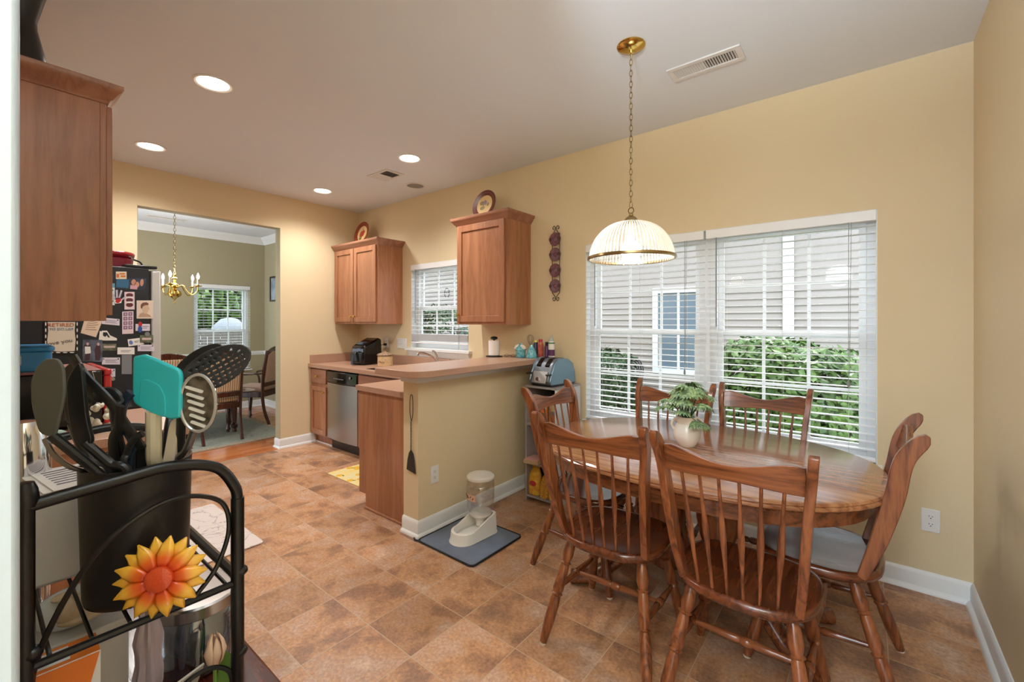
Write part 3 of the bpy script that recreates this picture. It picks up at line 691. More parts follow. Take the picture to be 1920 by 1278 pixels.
# ------------------------------------------------------------------ kitchen cabinets
def crown(bm, x0, x1, yf, yb, z, h=.07, o=.045, left=True, right=True):
    P = [(0, 0), (.006, 0), (.010, .012), (.018, .018), (.032, .040), (.040, .046), (o, .056), (o, h), (0, h)]
    P = [(a, z + b) for a, b in P]
    # mitred sweep around front and both ends
    path = [Vector((x1, yb)), Vector((x1, yf)), Vector((x0, yf)), Vector((x0, yb))]
    s = -1 if yf < yb else 1
    outs = [Vector((1, 0)), Vector((1, s)), Vector((-1, s)), Vector((-1, 0))]
    R = [[bm.verts.new((p.x + o_.x * a, p.y + o_.y * a, zz)) for a, zz in P] for p, o_ in zip(path, outs)]
    n = len(P)
    for A, B in zip(R, R[1:]):
        for i in range(n): bm.faces.new((A[i], A[(i + 1) % n], B[(i + 1) % n], B[i]))
    bm.faces.new(R[0]); bm.faces.new(list(reversed(R[-1])))
    box(bm, (x0, min(yf, yb), z + h - .006), (x1, max(yf, yb), z + h))
def shaker(bm, x0, x1, z0, z1, y, s, st=.055, th=.02):
    """door lying in plane y, facing direction s along Y"""
    y1 = y + s * th
    def b(a, c, d, e, yy0=y, yy1=y1): box(bm, (a, min(yy0, yy1), c), (d, max(yy0, yy1), e))
    b(x0, z0, x0 + st, z1); b(x1 - st, z0, x1, z1); b(x0 + st, z0, x1 - st, z0 + st); b(x0 + st, z1 - st, x1 - st, z1)
    b(x0 + st, z0 + st, x1 - st, z1 - st, y, y + s * .009)
def knob(parent, x, y, z, s=-1, m=brass):
    bm = nb(); M = Matrix.Translation((x, y, z)) @ Matrix.Rotation(PI / 2 if s < 0 else -PI / 2, 4, 'X')
    lathe(bm, [(.007, 0), (.006, .010), (.012, .016), (.015, .022), (.012, .028), (0, .030)], seg=16, M=M); return fin('knob', bm, m, parent)
def wall_cab(label, x0, x1, yf, yb, z0, z1, doors, knobs, hcrown=.07):
    cx = (x0 + x1) / 2; t = thing('wall_cabinet', label, 'cabinet', (cx, yb, z0))
    s = -1 if yf < yb else 1
    L0, L1, F, B, H_ = x0 - cx, x1 - cx, yf - yb, 0, z1 - z0
    bm = nb(); box(bm, (L0, min(F, B), 0), (L1, max(F, B), H_)); box(bm, (L0 - .001, F - (.0 if s < 0 else .02), 0), (L0 + .0, F + (.02 if s < 0 else 0), H_)); fin('body', bm, cab, t, bevel=.0015)
    bm = nb(); f = .038; y0_, y1_ = sorted((F, F + s * .019))
    xs = [L0] + [d for d in doors[1:-1]] + [L1]
    box(bm, (L0, y0_, 0), (L0 + f, y1_, H_)); box(bm, (L1 - f, y0_, 0), (L1, y1_, H_)); box(bm, (L0 + f, y0_, 0), (L1 - f, y1_, f)); box(bm, (L0 + f, y0_, H_ - f), (L1 - f, y1_, H_)); box(bm, (L0 + f, min(F, F + s * .004), f), (L1 - f, max(F, F + s * .004), H_ - f))
    fin('face_frame', bm, cab, t, bevel=.0015)
    for i in range(len(doors) - 1):
        bm = nb(); a = doors[i] - cx + .008; b = doors[i + 1] - cx - .008
        shaker(bm, a, b, .022, H_ - .02, F + s * .0195, s); d = fin('door', bm, cab, t, bevel=.003)
        kx = {'l': a + .028, 'r': b - .028}[knobs[i]]; knob(d, kx, F + s * .0395, .085, s)
    bm = nb(); crown(bm, L0, L1, F + s * .019, 0, H_ - .018, hcrown); fin('crown_molding', bm, cabx, t, bevel=.001)
    return t
CF = YW - .302
wall_cab('two-door maple wall cabinet in the corner beside the sink window', XB + .012, -4.055, CF, YW - .0005, 1.35, 2.22, [XB + .012 + .012, -4.50, -4.055 - .012], 'rl')
wall_cab('single-door maple wall cabinet between the sink window and the wall sconce plates', -2.845, -2.262, CF, YW - .0005, 1.35, 2.235, [-2.845 + .012, -2.262 - .012], 'l')
wall_cab('large close-up maple wall cabinet at the left edge of the picture', -3.05, -2.292, .315, .0005, 1.377, 2.235, [-3.04, -2.67, -2.30], 'rl')

CT = .90   # counter height
t = thing('base_cabinet', 'maple base cabinet with drawer and door left of the dishwasher', 'cabinet', (-4.75, YW, 0))
BFy = 2.462 - YW
def base_run(t, x0, x1, toe=True):
    bm = nb(); box(bm, (x0, BFy, .105), (x1, -.001, CT - .038)); box(bm, (x0, BFy + .06, .001), (x1, -.001, .105)); fin('body', bm, cab, t, bevel=.0015)
base_run(t, XB + .002 + 4.75, -4.575 + 4.75)
bm = nb(); shaker(bm, -.172, .163, .125, .655, BFy - .0005, -1, .05); d = fin('door', bm, cab, t, bevel=.003); knob(d, .135, BFy - .0205, .60)
bm = nb(); box(bm, (-.172, BFy - .020, .69), (.163, BFy - .0005, .845)); d = fin('drawer', bm, cabx, t, bevel=.006); knob(d, -.004, BFy - .0205, .768)
bm = nb(); box(bm, (-.172, BFy + .048, .001), (.19, BFy + .058, .014)); fin('toe_strip', bm, white, t)

t = thing('dishwasher', 'stainless steel dishwasher with black control panel', 'dishwasher', (-4.27, YW, 0))
bm = nb(); box(bm, (-.297, BFy + .02, .09), (.297, -.02, CT - .045)); fin('body', bm, black, t)
bm = nb(); n = 14; pts = []
for i in range(n + 1): u = i / n; pts.append((-.293 + .586 * u, -.018 * math.sin(PI * u)))
pl = [(x, BFy - .012 + y) for x, y in pts] + [(.293, BFy + .019), (-.293, BFy + .019)]
prism(bm, pl, .60, z=.118); fin('steel_door', bm, steel, t, bevel=.003)
bm = nb(); pl = [(x, BFy - .018 + y * 1.5) for x, y in pts] + [(.295, BFy + .019), (-.295, BFy + .019)]; prism(bm, pl, .122, z=.724); cp = fin('control_panel', bm, blackg, t, bevel=.008)
bm = nb()
for i in range(7): ball(bm, (-.09 + i * .028, BFy - .046, .775), .006, seg=8, rings=6)
fin('buttons', bm, mat('grey_buttons', (130, 132, 136), .4), cp)
bm = nb(); lathe(bm, [(0, 0), (.014, 0), (.014, .006), (0, .006)], seg=18, M=Matrix.Translation((.2, BFy - .036, .80)) @ Matrix.Rotation(PI / 2, 4, 'X')); fin('dial', bm, mat('grey_buttons', (130, 132, 136), .4), cp)
bx('toe_kick', (-.297, BFy + .045, .003), (.297, BFy + .06, .10), black, t)

t = thing('sink_cabinet', 'maple sink base cabinet with false drawer front right of the dishwasher', 'cabinet', (-3.47, YW, 0))
base_run(t, -.497, .50)
bm = nb(); box(bm, (-.48, BFy - .020, .70), (.48, BFy - .0005, .845)); fin('false_drawer_front', bm, cabx, t, bevel=.006)
bm = nb(); shaker(bm, -.48, -.01, .125, .665, BFy - .0005, -1, .05); d = fin('door', bm, cab, t, bevel=.003); knob(d, -.04, BFy - .0205, .60)

t = thing('peninsula_cabinet', 'maple base cabinet end panel standing against the yellow half wall', 'cabinet', (-2.66, PY, 0))
bm = nb()
prof = [(-.295, .105), (.286, .105), (.286, .0), (.286, CT - .04), (-.295, CT - .04)]
box(bm, (-.290, .045, .105), (.286, .66, CT - .038)); box(bm, (-.215, .045, .001), (.286, .66, .105)); fin('body', bm, cab, t, bevel=.001)
bm = nb(); prism(bm, [(-.295, .105), (-.211, .105), (-.211, .001), (.286, .001), (.286, CT - .04), (-.295, CT - .04)], .006, fn=lambda u, v, w: Vector((u, .044 - w, v))); fin('end_panel', bm, cab, t)
bm = nb(); tube(bm, [(-.213, .034, .009), (.284, .034, .009)], .009, 8); fin('shoe_molding', bm, cab, t)
bm = nb()
box(bm, (-.314, .10, .70), (-.2905, .62, .845)); fin('drawer', bm, cab, t, bevel=.005)
bm = nb(); box(bm, (-.312, .10, .125), (-.2905, .62, .665)); fin('door', bm, cab, t, bevel=.005)

t = thing('kitchen_counter', 'tan laminate countertop running under the sink window and along the half wall', 'countertop', (-3.6, YW, CT))
def l(x): return x + 3.6
SX0, SX1, SY0, SY1 = -3.86, -3.12, -.56, -.12      # sink cut-out (y relative to wall)
bm = nb(); e = -.643
box(bm, (l(XB + .002), e, -.038), (l(SX0), -.002, 0)); box(bm, (l(SX0), e, -.038), (l(SX1), SY0, 0)); box(bm, (l(SX0), SY1, -.038), (l(SX1), -.002, 0)); box(bm, (l(SX1), e, -.038), (l(PX0 - .002), -.002, 0))
box(bm, (l(-2.985), 1.825 - YW, -.038), (l(PX0 - .002), e, 0)); fin('slab', bm, laminate, t, smooth=False)
bm = nb(); box(bm, (l(XB + .002), -.022, 0), (l(PX0 - .002), -.002, .098)); box(bm, (l(XB + .002), e + .02, 0), (l(XB + .022), -.022, .098)); fin('backsplash', bm, laminate, t, bevel=.003)
t = thing('kitchen_sink', 'stainless steel sink set into the tan counter', 'sink', ((SX0 + SX1) / 2, YW + (SY0 + SY1) / 2, CT))
bm = nb(); w, h = (SX1 - SX0) / 2, (SY1 - SY0) / 2; r = .03
for a, b in (((-w - .02, -h - .02), (w + .02, -h + r)), ((-w - .02, h - r), (w + .02, h + .02)), ((-w - .02, -h + r), (-w + r, h - r)), ((w - r, -h + r), (w + .02, h - r)), ((-.02, -h + r), (.02, h - r))): box(bm, (a[0], a[1], .0005), (b[0], b[1], .006))
fin('rim', bm, chrome, t, bevel=.002)
for sx in (-1, 1):
    bm = nb(); x0, x1 = sorted((sx * .022, sx * (w - r))); y0, y1 = -h + r, h - r; th = .003
    box(bm, (x0, y0, -.17), (x1, y1, -.167)); box(bm, (x0, y0, -.167), (x0 + th, y1, 0)); box(bm, (x1 - th, y0, -.167), (x1, y1, 0)); box(bm, (x0, y0, -.167), (x1, y0 + th, 0)); box(bm, (x0, y1 - th, -.167), (x1, y1, 0)); fin('basin', bm, steel, t)
t = thing('faucet', 'chrome sink faucet with a curved spout and raised lever', 'faucet', (-3.36, YW - .085, CT + .0005))
bm = nb(); box(bm, (-.12, -.022, 0), (.12, .022, .008), bev=.003); lathe(bm, [(.024, .006), (.022, .05), (.026, .065), (.016, .08), (0, .082)], seg=20); fin('base', bm, chrome, t)
bm = nb(); tube(bm, bez([(0, 0, .05), (-.05, -.02, .11), (-.13, -.05, .148), (-.20, -.075, .152), (-.222, -.083, .135)], 6), [.012] * 25, 10); fin('spout', bm, chrome, t)
bm = nb(); tube(bm, bez([(0, 0, .075), (-.012, 0, .11), (-.05, 0, .165), (-.085, 0, .178)], 5), [(.010, .008)] * 16, 8); fin('lever', bm, chrome, t)
t = thing('side_sprayer', 'small chrome side sprayer beside the faucet', 'sprayer', (-3.185, YW - .085, CT + .0005))
bm = nb(); lathe(bm, [(.018, 0), (.018, .008), (.01, .014), (.009, .07), (.014, .085), (.012, .105), (0, .108)], seg=16); fin('spray_head', bm, chrome, t)

# raised bar
t = thing('bar_top', 'raised tan laminate bar top with a rounded corner on the half wall', 'bar', (-2.3, PY, 1.037))
def rrect(x0, x1, y0, y1, rad, n=8):
    o = []
    for cx, cy, a0, r in ((x1, y0, -90, rad[1]), (x1, y1, 0, rad[2]), (x0, y1, 90, rad[3]), (x0, y0, 180, rad[0])):
        if r == 0: o.append((cx, cy)); continue
        c = (cx - math.copysign(r, cx - (x0 + x1) / 2), cy - math.copysign(r, cy - (y0 + y1) / 2))
        for i in range(n + 1): a = math.radians(a0 + 90 * i / n); o.append((c[0] + r * math.cos(a), c[1] + r * math.sin(a)))
    return o
bm = nb(); prism(bm, rrect(-.185, .262, -.155, YW - PY - .001, (.03, .13, 0, 0)), .040); fin('slab', bm, laminate, t, bevel=.003)

# left run: base cabinet, counter, range, refrigerator
t = thing('base_cabinet', 'maple base cabinet end panel seen behind the wire rack', 'cabinet', (-2.72, .0, 0))
bm = nb(); box(bm, (-.38, .001, .105), (.295, .60, CT - .038)); box(bm, (-.38, .001, .001), (.295, .53, .105)); fin('body', bm, cab, t, bevel=.0015)
bm = nb(); shaker(bm, -.37, .28, .125, .665, .6005, 1, .05); d = fin('door', bm, cab, t, bevel=.003); knob(d, -.235, .6205, .60, 1)
bm = nb(); box(bm, (-.37, .6005, .69), (.28, .620, .845)); d = fin('drawer', bm, cabx, t, bevel=.005); knob(d, 0, .6205, .768, 1)
t = thing('side_counter', 'tan laminate countertop left of the range', 'countertop', (-2.70, 0, CT))
bm = nb(); box(bm, (-.40, .001, -.038), (.30, .635, 0)); fin('slab', bm, laminate, t, bevel=.004)
t = thing('kitchen_range', 'black electric range between the counter and the refrigerator', 'range', (-3.44, 0, 0))
bm = nb(); box(bm, (-.33, .02, .02), (.33, .64, CT - .005)); fin('body', bm, black, t, bevel=.003)
bm = nb(); box(bm, (-.33, .02, CT - .004), (.33, .66, CT + .012)); fin('cooktop', bm, blackg, t, bevel=.004)
bm = nb(); box(bm, (-.32, .6405, .2), (.32, .665, .72)); d = fin('oven_door', bm, blackg, t, bevel=.004)
bm = nb(); tube(bm, [(-.28, .70, .67), (.28, .70, .67)], .010); tube(bm, [(-.25, .66, .67), (-.25, .70, .67)], .007); tube(bm, [(.25, .66, .67), (.25, .70, .67)], .007); fin('handle', bm, steel, d)
for i in range(4):
    bm = nb(); lathe(bm, [(.02, 0), (.018, .02), (0, .022)], seg=14, M=Matrix.Translation((-.24 + .16 * i, .6405, .81)) @ Matrix.Rotation(-PI / 2, 4, 'X')); fin('knob', bm, steel, t)
t = thing('filler_counter', 'narrow strip of tan counter between the range and the refrigerator', 'countertop', (-3.835, 0, CT))
bm = nb(); box(bm, (-.06, .001, -.038), (.06, .625, 0)); fin('slab', bm, laminate, t, bevel=.004)
bm = nb(); box(bm, (-.055, .002, .001 - CT), (.055, .59, -.0385)); fin('filler_cabinet', bm, cab, t)

FX = -3.905
t = thing('refrigerator', 'refrigerator with black sides and stainless doors covered in magnets and notes', 'refrigerator', (FX, 0, 0))
bm = nb(); box(bm, (-.89, .03, .04), (0, .79, 1.745)); box(bm, (-.86, .1, .001), (-.03, .75, .04)); fin('body', bm, fridge_side, t, bevel=.006)
for a, b in ((-.885, -.45), (-.440, -.003)):
    bm = nb(); box(bm, (a, .803, .055), (b, .86, 1.735)); d = fin('door', bm, mat('fridge_steel', (206, 206, 206), .35, .55), t, bevel=.010)
    hx = b - .06 if a < -.8 else a + .06
    bm = nb(); tube(bm, bez([(hx, .86, .52), (hx, .90, .56), (hx, .905, .8), (hx, .90, 1.16), (hx, .86, 1.20)], 6), .011, 10); fin('handle', bm, steel, d)
bx('door_gasket', (-.88, .7905, .06), (-.006, .8025, 1.73), black, t)
bm = nb(); box(bm, (-.10, .66, 1.7455), (-.01, .84, 1.767)); box(bm, (-.88, .66, 1.7455), (-.79, .84, 1.767)); fin('hinge_cover', bm, black, t, bevel=.006)

# ------------------------------------------------------------------ oak dining set
def turned(bm, p0, p1, prof, seg=14):
    """turned member from p0 to p1; prof = (t, radius)"""
    p0, p1 = Vector(p0), Vector(p1); tube(bm, [p0.lerp(p1, t) for t, r in prof], [r for t, r in prof], seg)
LEG = [(0, .014), (.03, .017), (.10, .022), (.18, .024), (.235, .017), (.25, .025), (.265, .017), (.30, .020), (.50, .024), (.53, .019), (.545, .0255), (.56, .019), (.62, .022), (.80, .0225), (.97, .016), (1, .015)]
STR = [(0, .008), (.12, .010), (.30, .013), (.42, .015), (.445, .011), (.46, .016), (.50, .0175), (.54, .016), (.555, .011), (.58, .015), (.70, .013), (.88, .010), (1, .008)]
def oak_chair(label):
    t = thing('dining_chair', label, 'chair', group='oak chairs around the dining table')
    SH = .455
    # seat: rounded shield, dished top
    bm = nb(); out = []
    n = 48
    for i in range(n):
        a = 2 * PI * i / n; c, s = math.cos(a), math.sin(a); e = .62
        x = math.copysign(abs(c) ** e, c); y = math.copysign(abs(s) ** e, s)
        wx = .232 - .028 * max(0, -y) ** 2 if y < 0 else .232
        out.append(Vector((x * wx, y * .205 - .012 * (1 - x * x) * (1 if y < 0 else 0), 0)))
    rings = []
    for f, dz in ((.93, -.040), (.985, -.030), (1.0, -.018), (.995, -.006), (.965, .0), (.90, -.001), (.75, -.006), (.5, -.011), (.25, -.013)):
        rings.append([bm.verts.new((p.x * f, p.y * f, SH + dz)) for p in out])
    for A, B in zip(rings, rings[1:]):
        for i in range(n): bm.faces.new((A[i], A[(i + 1) % n], B[(i + 1) % n], B[i]))
    bm.faces.new(rings[0]); c = bm.verts.new((0, 0, SH - .0125))
    for i in range(n): bm.faces.new((rings[-1][i], rings[-1][(i + 1) % n], c))
    fin('seat', bm, oak_seat, t, ang=50)
    # legs: rear pair at -y
    tops = {}; feet = {}
    for nm, sx, sy in (('r', -1, -1), ('r', 1, -1), ('f', -1, 1), ('f', 1, 1)):
        a = Vector((sx * .155, sy * .125 - (.01 if sy > 0 else 0), SH - .035)); b = Vector((sx * .225, (-.262 if sy < 0 else .215), .006)); tops[sx, sy] = a; feet[sx, sy] = b
        bm = nb(); turned(bm, a, b, LEG); o = fin('leg', bm, oakz, t, ang=50)
        bm = nb(); lathe(bm, [(.0, .0), (.014, .0), (.014, .006), (.0, .006)], (b.x, b.y, 0), 14); g = fin('floor_glide', bm, mat('felt_glide', (214, 206, 190), .8), o)
    mids = []
    for sx in (-1, 1):
        p = tops[sx, -1].lerp(feet[sx, -1], .50); q = tops[sx, 1].lerp(feet[sx, 1], .56); bm = nb(); turned(bm, p, q, STR, 12); fin('stretcher', bm, oaky, t, ang=50); mids.append(p.lerp(q, .5))
    bm = nb(); turned(bm, mids[0], mids[1], STR, 12); fin('stretcher', bm, oakx, t, ang=50)
    # posts: broad sawn blades that curve backwards
    cl = bez([(.178, -.150, SH - .012), (.190, -.186, .55), (.199, -.216, .66), (.208, -.244, .78), (.220, -.268, .905), (.229, -.325, .997)], 6)
    for sx in (-1, 1):
        bm = nb(); n = len(cl); L_ = []; R_ = []
        for i, p in enumerate(cl):
            k = i / (n - 1); wd = .026 + .013 * math.sin(PI * min(1, k * 1.15)) if k < .86 else .026 + .013 * math.sin(PI * .989) + 0
            a = cl[min(i + 1, n - 1)] - cl[max(i - 1, 0)]; nrm = Vector((0, a.z, -a.y)).normalized()
            wd = .014 + .011 * math.sin(PI * min(1, k * .98)) ** .8 + .006 * k
            if k > .94: wd = .0215 * math.sqrt(max(.12, 1 - ((k - .94) / .06) ** 2))
            L_.append((p - nrm * wd, p.x)); R_.append((p + nrm * wd, p.x))
        th = .0135
        def ring(q): return
        A = []
        for (lp, x), (rp, _) in zip(L_, R_):
            A.append([bm.verts.new((sx * (x - th), lp.y, lp.z)), bm.verts.new((sx * (x + th), lp.y, lp.z)), bm.verts.new((sx * (x + th), rp.y, rp.z)), bm.verts.new((sx * (x - th), rp.y, rp.z))])
        for P_, Q_ in zip(A, A[1:]):
            for i in range(4): bm.faces.new((P_[i], P_[(i + 1) % 4], Q_[(i + 1) % 4], Q_[i]))
        bm.faces.new(A[0]); bm.faces.new(A[-1]); fin('back_post', bm, oakz, t, bevel=.003)
    def back_y(z):      # depth of the back at height z
        for a, b in zip(cl, cl[1:]):
            if a.z <= z <= b.z: k = (z - a.z) / (b.z - a.z); return a.y + (b.y - a.y) * k
        return cl[-1].y
    # crest rail: serpentine top, bowed backwards a little
    bm = nb(); n = 28; A = []
    for i in range(n + 1):
        u = -1 + 2 * i / n; x = u * .207; bow = -.020 * (1 - u * u)
        top = .936 + .017 * math.cos(PI * u * 1.0) * -1 + .006 * u * u - (.010 * max(0, abs(u) - .85) / .15)
        zb = .864 + .004 * math.cos(PI * u); y1 = back_y(top - .02) + bow; y0 = back_y(zb) + bow; th = .0105
        A.append([bm.verts.new((x, y0 - th, zb)), bm.verts.new((x, y0 + th, zb)), bm.verts.new((x, y1 + th, top)), bm.verts.new((x, y1 - th, top))])
    for P_, Q_ in zip(A, A[1:]):
        for i in range(4): bm.faces.new((P_[i], P_[(i + 1) % 4], Q_[(i + 1) % 4], Q_[i]))
    bm.faces.new(A[0]); bm.faces.new(list(reversed(A[-1]))); fin('crest_rail', bm, oakx, t, bevel=.003)
    for i in range(6):
        u = (-1 + 2 * (i + .5) / 6) * .93; x1 = u * .196; x0 = u * .155; bow = -.020 * (1 - u * u)
        bm = nb(); pts = []; rr = []
        for k, (wx, wy) in enumerate(((.0055, .0055), (.0055, .0058), (.006, .0065), (.0085, .0068), (.0115, .0066), (.0095, .0062), (.0065, .006), (.0055, .0055), (.0052, .0052))):
            s = k / 8; z = SH - .015 + s * (.872 - SH + .015); y = -.168 - .018 * (1 - u * u) + (back_y(.872) + bow + .168 + .018 * (1 - u * u)) * (s ** 1.05)
            pts.append((x0 + (x1 - x0) * s, y, z)); rr.append((wx, wy))
        tube(bm, pts, rr, 10, flat=(1, 0, 0)); fin('spindle', bm, oakz, t, ang=50)
    return t
c0 = oak_chair('spindle-back oak chair nearest the half wall, its back to the pet feeder side')
c0.location = (-.862, 1.815, 0); c0.rotation_euler = (0, 0, math.radians(3))
c0['label'] = 'oak spindle chair at the near side of the table, left of the two closest'
G = 'oak chairs around the dining table'
dup(c0, (-.34, 1.80, 0), 0, 'closest oak spindle chair, right of the two at the near side of the table', G)
dup(c0, (-.93, 2.50, 0), PI + math.radians(2), 'oak spindle chair behind the potted leaves, its back to the window', G)
dup(c0, (-.465, 2.625, 0), PI, 'oak spindle chair in front of the green hedge, its back to the window', G)
dup(c0, (-1.205, 2.225, 0), -PI / 2, 'oak spindle chair at the left end of the table before the grey shelf unit', G)
dup(c0, (-.156, 2.225, 0), PI / 2 + math.radians(-2), 'oak spindle chair at the right end of the table, seen from its side', G)

t = thing('dining_table', 'long oval oak pedestal dining table with beaded apron', 'table', (-.665, 2.23, 0))
def track(hx, hy, n=28, e=2.35):
    o = []
    for i in range(2 * n):
        a = 2 * PI * i / (2 * n); c, s = math.cos(a), math.sin(a); o.append((math.copysign(abs(c) ** (2 / e), c) * hx, math.copysign(abs(s) ** (2 / e), s) * hy))
    return o
TX, TY = .75, .572
bm = nb(); rg = []
for d, z in ((-.03, .728), (-.006, .729), (0, .734), (.0, .742), (-.006, .746), (-.004, .750), (-.010, .757), (-.02, .760)):
    rg.append([bm.verts.new((x, y, z)) for x, y in track(TX + d, TY + d)])
n = len(rg[0])
for A, B in zip(rg, rg[1:]):
    for i in range(n): bm.faces.new((A[i], A[(i + 1) % n], B[(i + 1) % n], B[i]))
bm.faces.new(rg[0]); bm.faces.new(rg[-1]); fin('tabletop', bm, oak_top, t, ang=30)
bm = nb(); ap = track(TX - .055, TY - .055); ai = track(TX - .078, TY - .078)
A = [bm.verts.new((x, y, .655)) for x, y in ap]; B = [bm.verts.new((x, y, .7275)) for x, y in ap]; C_ = [bm.verts.new((x, y, .655)) for x, y in ai]; D = [bm.verts.new((x, y, .7275)) for x, y in ai]
for i in range(n):
    k = (i + 1) % n
    for P_, Q_ in ((A, B), (B, D), (D, C_), (C_, A)): bm.faces.new((P_[i], P_[k], Q_[k], Q_[i]))
ap_o = fin('apron', bm, oakx, t, ang=30)
bm = nb(); dt = track(TX - .053, TY - .053, 90)
for i in range(0, len(dt)):
    a = Vector((*dt[i], 0)); b = Vector((*dt[(i + 1) % len(dt)], 0)); m_ = a.lerp(b, .5); d = (b - a).normalized(); nn = Vector((d.y, -d.x, 0))
    L_ = (b - a).length * .36
    M = Matrix((d, nn, UPV)).transposed().to_4x4(); M.translation = m_ + UPV * .712; box(bm, (-L_, -.004, -.005), (L_, .003, .005), M)
fin('bead_strip', bm, oaky, ap_o)
bm = nb()
for d0 in (-1, 1):
    lathe(bm, [(.0, .655), (.12, .655), (.12, .62), (.07, .60), (.055, .57), (.075, .54), (.09, .50), (.095, .44), (.08, .36), (.06, .30), (.075, .28), (.085, .26), (.085, .16), (.06, .14), (0, .14)], (d0 * .12, 0, 0), 28)
fin('pedestal', bm, oakz, t, ang=40)
for sx in (-1, 1):
    for sy in (-1, 1):
        bm = nb(); d = Vector((sx * .86, sy * .5, 0)).normalized(); o0 = Vector((sx * .14, 0, 0))
        pts = bez([o0 + UPV * .24, o0 + d * .10 + UPV * .235, o0 + d * .22 + UPV * .15, o0 + d * .33 + UPV * .062, o0 + d * .42 + UPV * .036, o0 + d * .47 + UPV * .036], 5)
        k = len(pts); tube(bm, pts, [(.032 + .01 * math.sin(i / k * PI), .042 - .014 * (i / k)) if i < k - 3 else (.034, .034) for i in range(k)], 12, flat=(-d.y, d.x, 0))
        fin('foot', bm, oaky, t, ang=50)

# vase with striped leaves
t = thing('flower_vase', 'cream ceramic two-handled vase standing on the oak table', 'vase', (-.69, 2.235, .7605))
cer = mat('cream_ceramic', (246, 240, 232), .25, coat=.3)
bm = nb(); lathe(bm, [(0, 0), (.036, 0), (.043, .008), (.060, .035), (.066, .060), (.062, .085), (.050, .106), (.047, .112), (.049, .120), (.0505, .145), (.047, .146), (.044, .140), (.043, .112), (.058, .08), (.055, .04), (.03, .012), (0, .010)], seg=40); fin('body', bm, cer, t)
for s in (-1, 1):
    bm = nb(); ux = Vector((.78, .63, 0)) * s
    tube(bm, bez([ux * .047 + UPV * .132, ux * .066 + UPV * .128, ux * .074 + UPV * .108, ux * .062 + UPV * .084], 6), [(.0055, .008)] * 19, 10); fin('handle', bm, cer, t)
t = thing('potted_leaves', 'bunch of green and white striped leaves spilling from the cream vase', 'plant', (-.69, 2.235, .86))
lf = stripes('striped_leaf', ((52, 96, 70), (60, 110, 76), (170, 190, 140), (46, 88, 66)), 0, 90, .45)
lf2 = mat('leaf_dark_green', (48, 92, 72), .45, rgb2=(168, 194, 132), vscale=75)
bm = nb(); stems = nb(); rnd = random.Random(3)
for i in range(34):
    a = i * 2.39996; el = .05 + 1.3 * ((i % 17) / 17); R = .05 + .055 * rnd.random()
    top = Vector((math.cos(a) * R * math.cos(el) * 1.15, math.sin(a) * R * math.cos(el) * 1.15, .060 + .150 * math.sin(el) + .015 * rnd.random() - (.05 if i % 6 == 0 else 0)))
    tube(stems, bez([(math.cos(a) * .012, math.sin(a) * .012, -.02), (math.cos(a) * .02, math.sin(a) * .02, .045), top], 4), .0018, 5)
    d = Vector((math.cos(a), math.sin(a), rnd.uniform(-.7, .15))).normalized(); sd = d.cross(UPV).normalized(); nr = sd.cross(d)
    for j in range(-4, 5):      # fan of narrow leaflets
        q = (d * math.cos(j * .27) + sd * math.sin(j * .27)).normalized(); L_ = (.070 - .005 * abs(j)) * rnd.uniform(.85, 1.1); w = q.cross(nr).normalized() * .0088
        P_ = [top + q * (L_ * s) + nr * (-.02 * s * s * (1 + .15 * abs(j))) for s in (0, .3, .65, 1)]
        v = [bm.verts.new(P_[0]), bm.verts.new(P_[1] + w), bm.verts.new(P_[2] + w * .9), bm.verts.new(P_[3]), bm.verts.new(P_[2] - w * .9), bm.verts.new(P_[1] - w)]
        m0 = bm.verts.new(P_[1] + nr * .0015); m1 = bm.verts.new(P_[2] + nr * .0015)
        for q_ in ((0, 1, 6), (1, 2, 7, 6), (2, 3, 7), (3, 4, 7), (4, 5, 6, 7), (5, 0, 6)): bm.faces.new([(v + [m0, m1])[x] for x in q_])
fin('foliage', bm, lf2, t, smooth=False); fin('stems', stems, mat('leaf_stem', (70, 100, 62), .6), t)

# ------------------------------------------------------------------ shelf unit and what stands on it
lam_g = mat('grey_laminate', (150, 142, 138), .4)
t = thing('shelf_unit', 'narrow grey four-tier shelf unit in the corner by the half wall', 'shelf', (-1.905, YW - .017, 0))
sh_w, sh_d, sh_h = .145, .345, .885
bm = nb(); box(bm, (-sh_w, -sh_d, 0), (-sh_w + .016, 0, sh_h - .0165)); fin('side_panel', bm, lam_g, t, bevel=.001)
bm = nb(); box(bm, (sh_w - .016, -sh_d, 0), (sh_w, 0, sh_h - .0165)); fin('side_panel', bm, mat('pale_laminate_side', (206, 206, 208), .3), t, bevel=.001)['label'] = 'pale outer side panel'
bx('top', (-sh_w, -sh_d, sh_h - .016), (sh_w, 0, sh_h), lam_g, t, .001)
for z in (.045, .295, .595): bx('shelf', (-sh_w + .0165, -sh_d + .002, z - .016), (sh_w - .0165, -.004, z), lam_g, t, .001)
bx('back_panel', (-sh_w + .0165, -.0035, .03), (sh_w - .0165, -.0005, sh_h - .017), mat('dark_laminate', (70, 58, 62), .6), t)
SXc, SYc = -1.905, YW - .017
def carton(name, label, x, y, z, w, d, h, m, rz=0, cat='box', deco=None, group=None):
    t = thing(name, label, cat, (x, y, z), rz, group)
    bm = nb(); box(bm, (-w / 2, -d / 2, 0), (w / 2, d / 2, h)); fin('carton', bm, m, t, bevel=.0015)
    if deco:
        for i, (u0, v0, u1, v1, dm) in enumerate(deco):
            bm = nb(); box(bm, (-w / 2 + u0 * w, -d / 2 - .0012, v0 * h), (-w / 2 + u1 * w, -d / 2 - .0002, v1 * h)); fin('printed_panel', bm, dm, t)
    return t
